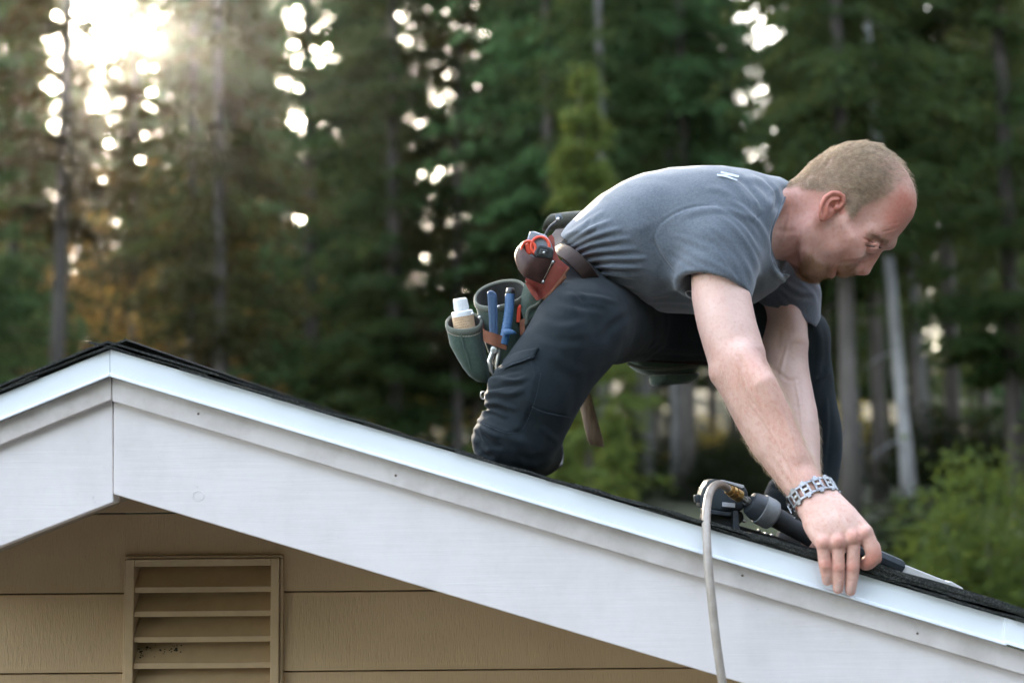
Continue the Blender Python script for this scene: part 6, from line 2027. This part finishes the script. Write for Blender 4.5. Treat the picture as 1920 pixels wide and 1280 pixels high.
for i in range(NL):
    mb, c, nr = link_mb(i)
    lk_o = mb.build('link', MAT['steel'], brac, bevel=0.0005)
    MB().lathe(c + nr * .0012, nr, [(0, .0019), (.0010, .0019), (.0011, .0012), (.0006, .0010), (.0006, .0002)], 10).build('screw', MAT['rivet'], lk_o, smooth=True, sharp=R(30))

# ================================================================== NAILER, HOSE, BAR ON THE ROOF
MAT['gun'] = simple('charcoal_casting', (0.030, 0.037, 0.044), (0.048, 0.056, 0.064), 0.45, 60, bs=0.2, bd=0.0006)
MAT['gun_grey'] = simple('grey_casting', (0.16, 0.165, 0.17), (0.23, 0.235, 0.24), 0.4, 60, bs=0.15, bd=0.0006)
MAT['rubber'] = simple('black_rubber', (0.014, 0.015, 0.016), (0.022, 0.023, 0.025), 0.7, 90, bs=0.3, bd=0.0006)
MAT['brass'] = simple('worn_brass', (0.42, 0.25, 0.09), (0.58, 0.37, 0.15), 0.34, 60, metal=1.0, bs=0.2, bd=0.0004)
MAT['sticker'] = simple('pale_sticker', (0.50, 0.50, 0.52), (0.56, 0.56, 0.58), 0.5, 60, bs=0)
gun = thing('nail_gun', 'charcoal pneumatic nail gun lying on the roof edge beside the near hand', 'nail gun', roof_pt(1400, 2.33))
Yg = 2.30
def gp(pts, Y, d, name, mat, bevel=0.002, parent=None):
    return MB().prism(ats(pts, Y), (0, d, 0)).build(name, mat, parent or gun, bevel=bevel)
gp([(1313, 952), (1314, 928), (1319, 914), (1327, 902), (1336, 897), (1352, 900), (1394, 910), (1401, 917), (1404, 932), (1392, 958), (1350, 958)], Yg, .055, 'head_casting', MAT['gun'], 0.005)
gp([(1302, 928), (1313, 926), (1316, 941), (1304, 942)], Yg + .01, .020, 'hook', MAT['gun'])
gp([(1352, 900.5), (1356, 899.3), (1395, 909), (1396, 913), (1392, 915)], Yg - .0012, .030, 'name_plate', MAT['sticker'], 0.0008)
gp([(1356, 941), (1379, 943), (1378.5, 951.5), (1355.5, 949.5)], Yg - .012, .012, 'trigger_lock', MAT['sticker'], 0.0010)
gp([(1320, 958), (1392, 958), (1396, 972), (1376, 996), (1330, 984), (1316, 975)], Yg + .012, .040, 'magazine', MAT['black'], 0.003)
gp([(1374, 958), (1384, 957), (1388, 996), (1376, 994)], Yg - .004, .014, 'guide_bar', MAT['gun'], 0.001)
gp([(1316, 952), (1352, 958), (1372, 960), (1372, 968), (1316, 962)], Yg - .002, .02, 'side_rail', MAT['gun'], 0.0015)
gp([(1388, 985), (1460, 1006), (1520, 1026), (1520, 1036), (1450, 1016), (1386, 998)], Yg + .016, .030, 'nail_magazine', MAT['black'], 0.002)
for a, b in ((1361, 964), (1396, 977), (1424, 994), (1436, 1000), (1448, 1003)):
    MB().lathe(at(a, b, Yg + .006), (0, -1, 0), [(-.012, .0024), (.002, .0024), (.003, .0012)], 8).build('bolt', MAT['rivet'], gun, smooth=True)
g0, g1 = at(1403, 941, Yg), at(1512, 1002, Yg + .02)
gx = (g1 - g0) / np.linalg.norm(g1 - g0); gl = np.linalg.norm(g1 - g0)
k_ = Yg / FPX
MB().lathe(g0, gx, [(0, 8 * k_), (.001, 17 * k_), (.003, 21 * k_), (.010, 24.5 * k_), (.022, 27 * k_)], 32).build('end_cap', MAT['gun'], gun, smooth=True, sharp=R(35))
MB().lathe(g0, gx, [(.0215, 27.6 * k_), (.0225, 29 * k_), (.040, 29.5 * k_), (.046, 28 * k_), (.050, 22 * k_)], 32).build('cap_ring', MAT['gun_grey'], gun, smooth=True, sharp=R(35))
MB().lathe(g0, gx, [(.046, 20 * k_), (.05, 19.5 * k_), (gl * .8, 18.5 * k_), (gl, 18.5 * k_), (gl + .050, 19 * k_), (gl + .058, 15 * k_)], 28).build('grip', MAT['rubber'], gun, smooth=True, sharp=R(35))
f0, f1 = at(1364, 916, Yg - .030), g0 - gx * .001 + np.array((0, -.006, 0))
fx = (f1 - f0) / np.linalg.norm(f1 - f0); fl = np.linalg.norm(f1 - f0)
hose = thing('air_hose', 'pale grey air hose with brass coupling hanging over the white roof edging', 'hose', f0)
MB().lathe(f0, fx, [(0, .0068), (.002, .0086), (.005, .0086), (.0055, .0074), (.008, .0072), (.0085, .0092), (.014, .0098), (.0145, .0082), (.017, .0080), (.0175, .0098), (.028, .0102), (.029, .0085), (.031, .006)], 24).build('coupling', MAT['brass'], hose, smooth=True, sharp=R(30))
MB().lathe(f0, fx, [(.030, .0052), (fl - .006, .0052), (fl - .006, .0078), (fl, .0078), (fl, .004)], 6).build('nipple', MAT['rivet'], gun)
hp_ = bez([f0 + fx * .003, at(1358, 911, Yg - .045), at(1349, 907.5, Yg - .070), at(1339, 911, Yg - .105), at(1331, 923, Yg - .14), at(1326, 945, Yg - .17), at(1324, 975, Yg - .195), at(1325, 1010, Yg - .215), at(1328, 1060, Yg - .228), at(1334, 1120, Yg - .235), at(1343, 1200, Yg - .238), at(1353, 1270, Yg - .236), at(1366, 1360, Yg - .23), at(1385, 1500, Yg - .22)], 110)
m, nt, N, L, P = new_mat('hose_rubber')
nz = noise(N, L, 60, 4, 0.6, coords(N, L))
rp = ramp(N, [(0.35, (0.27, 0.225, 0.185)), (0.65, (0.34, 0.29, 0.245))]); L.new(nz.outputs[0], rp.inputs[0]); L.new(rp.outputs[0], P.inputs['Base Color'])
P.inputs['Roughness'].default_value = 0.42
bump(N, L, P, nz.outputs[0], 0.15, 0.0006)
MB().sweep(hp_, 0.0064, 18, up=(0, 1, 0)).build('tube', m, hose, smooth=True)
# bar with grey rubber grip to the right of the hand
bar_o = thing('pry_bar', 'pale flat bar with dark grey rubber grip on the shingles right of the hand', 'tool', roof_pt(1690, 2.26))
q0, q1 = at(1596, 1022, 2.235), at(1692, 1063, 2.265)
qx = (q1 - q0) / np.linalg.norm(q1 - q0); ql_ = np.linalg.norm(q1 - q0)
MB().lathe(q0, qx, [(0, .006), (.004, .0112), (ql_ - .006, .0112), (ql_ - .002, .0100), (ql_, .007)], 8).build('grip', MAT['gun'], bar_o, smooth=True, sharp=R(25))
MAT['pale'] = simple('pale_bare_metal', (0.60, 0.57, 0.54), (0.70, 0.66, 0.62), 0.45, 30, bs=0.2, bd=0.0006)
MB().prism(np.array([at(a, b, 2.262) for a, b in [(1688, 1054.5), (1780, 1091), (1781, 1106), (1689, 1072)]]), (0, .022, 0)).build('flat', MAT['pale'], bar_o, bevel=0.0012)
MB().prism(np.array([at(a, b, 2.259) for a, b in [(1778, 1090), (1784, 1089.5), (1806, 1102), (1809, 1116), (1781, 1108)]]), (0, .028, 0)).build('end_stop', MAT['pale'], bar_o, bevel=0.0015)
# ================================================================== HAZE
hm = bpy.data.materials.new('haze'); hm.use_nodes = True
hn_, hl_ = hm.node_tree.nodes, hm.node_tree.links
hn_.remove(hn_['Principled BSDF'])
hv = hn_.new('ShaderNodeVolumePrincipled')
hv.inputs['Color'].default_value = (0.86, 0.88, 0.88, 1)
hv.inputs['Density'].default_value = 0.00016
hv.inputs['Anisotropy'].default_value = 0.92
hl_.new(hv.outputs[0], hn_['Material Output'].inputs['Volume'])
hz = MB().box((0, 30, 18.5), (200, 240, 41)).build('haze', hm)
hz['kind'] = 'stuff'
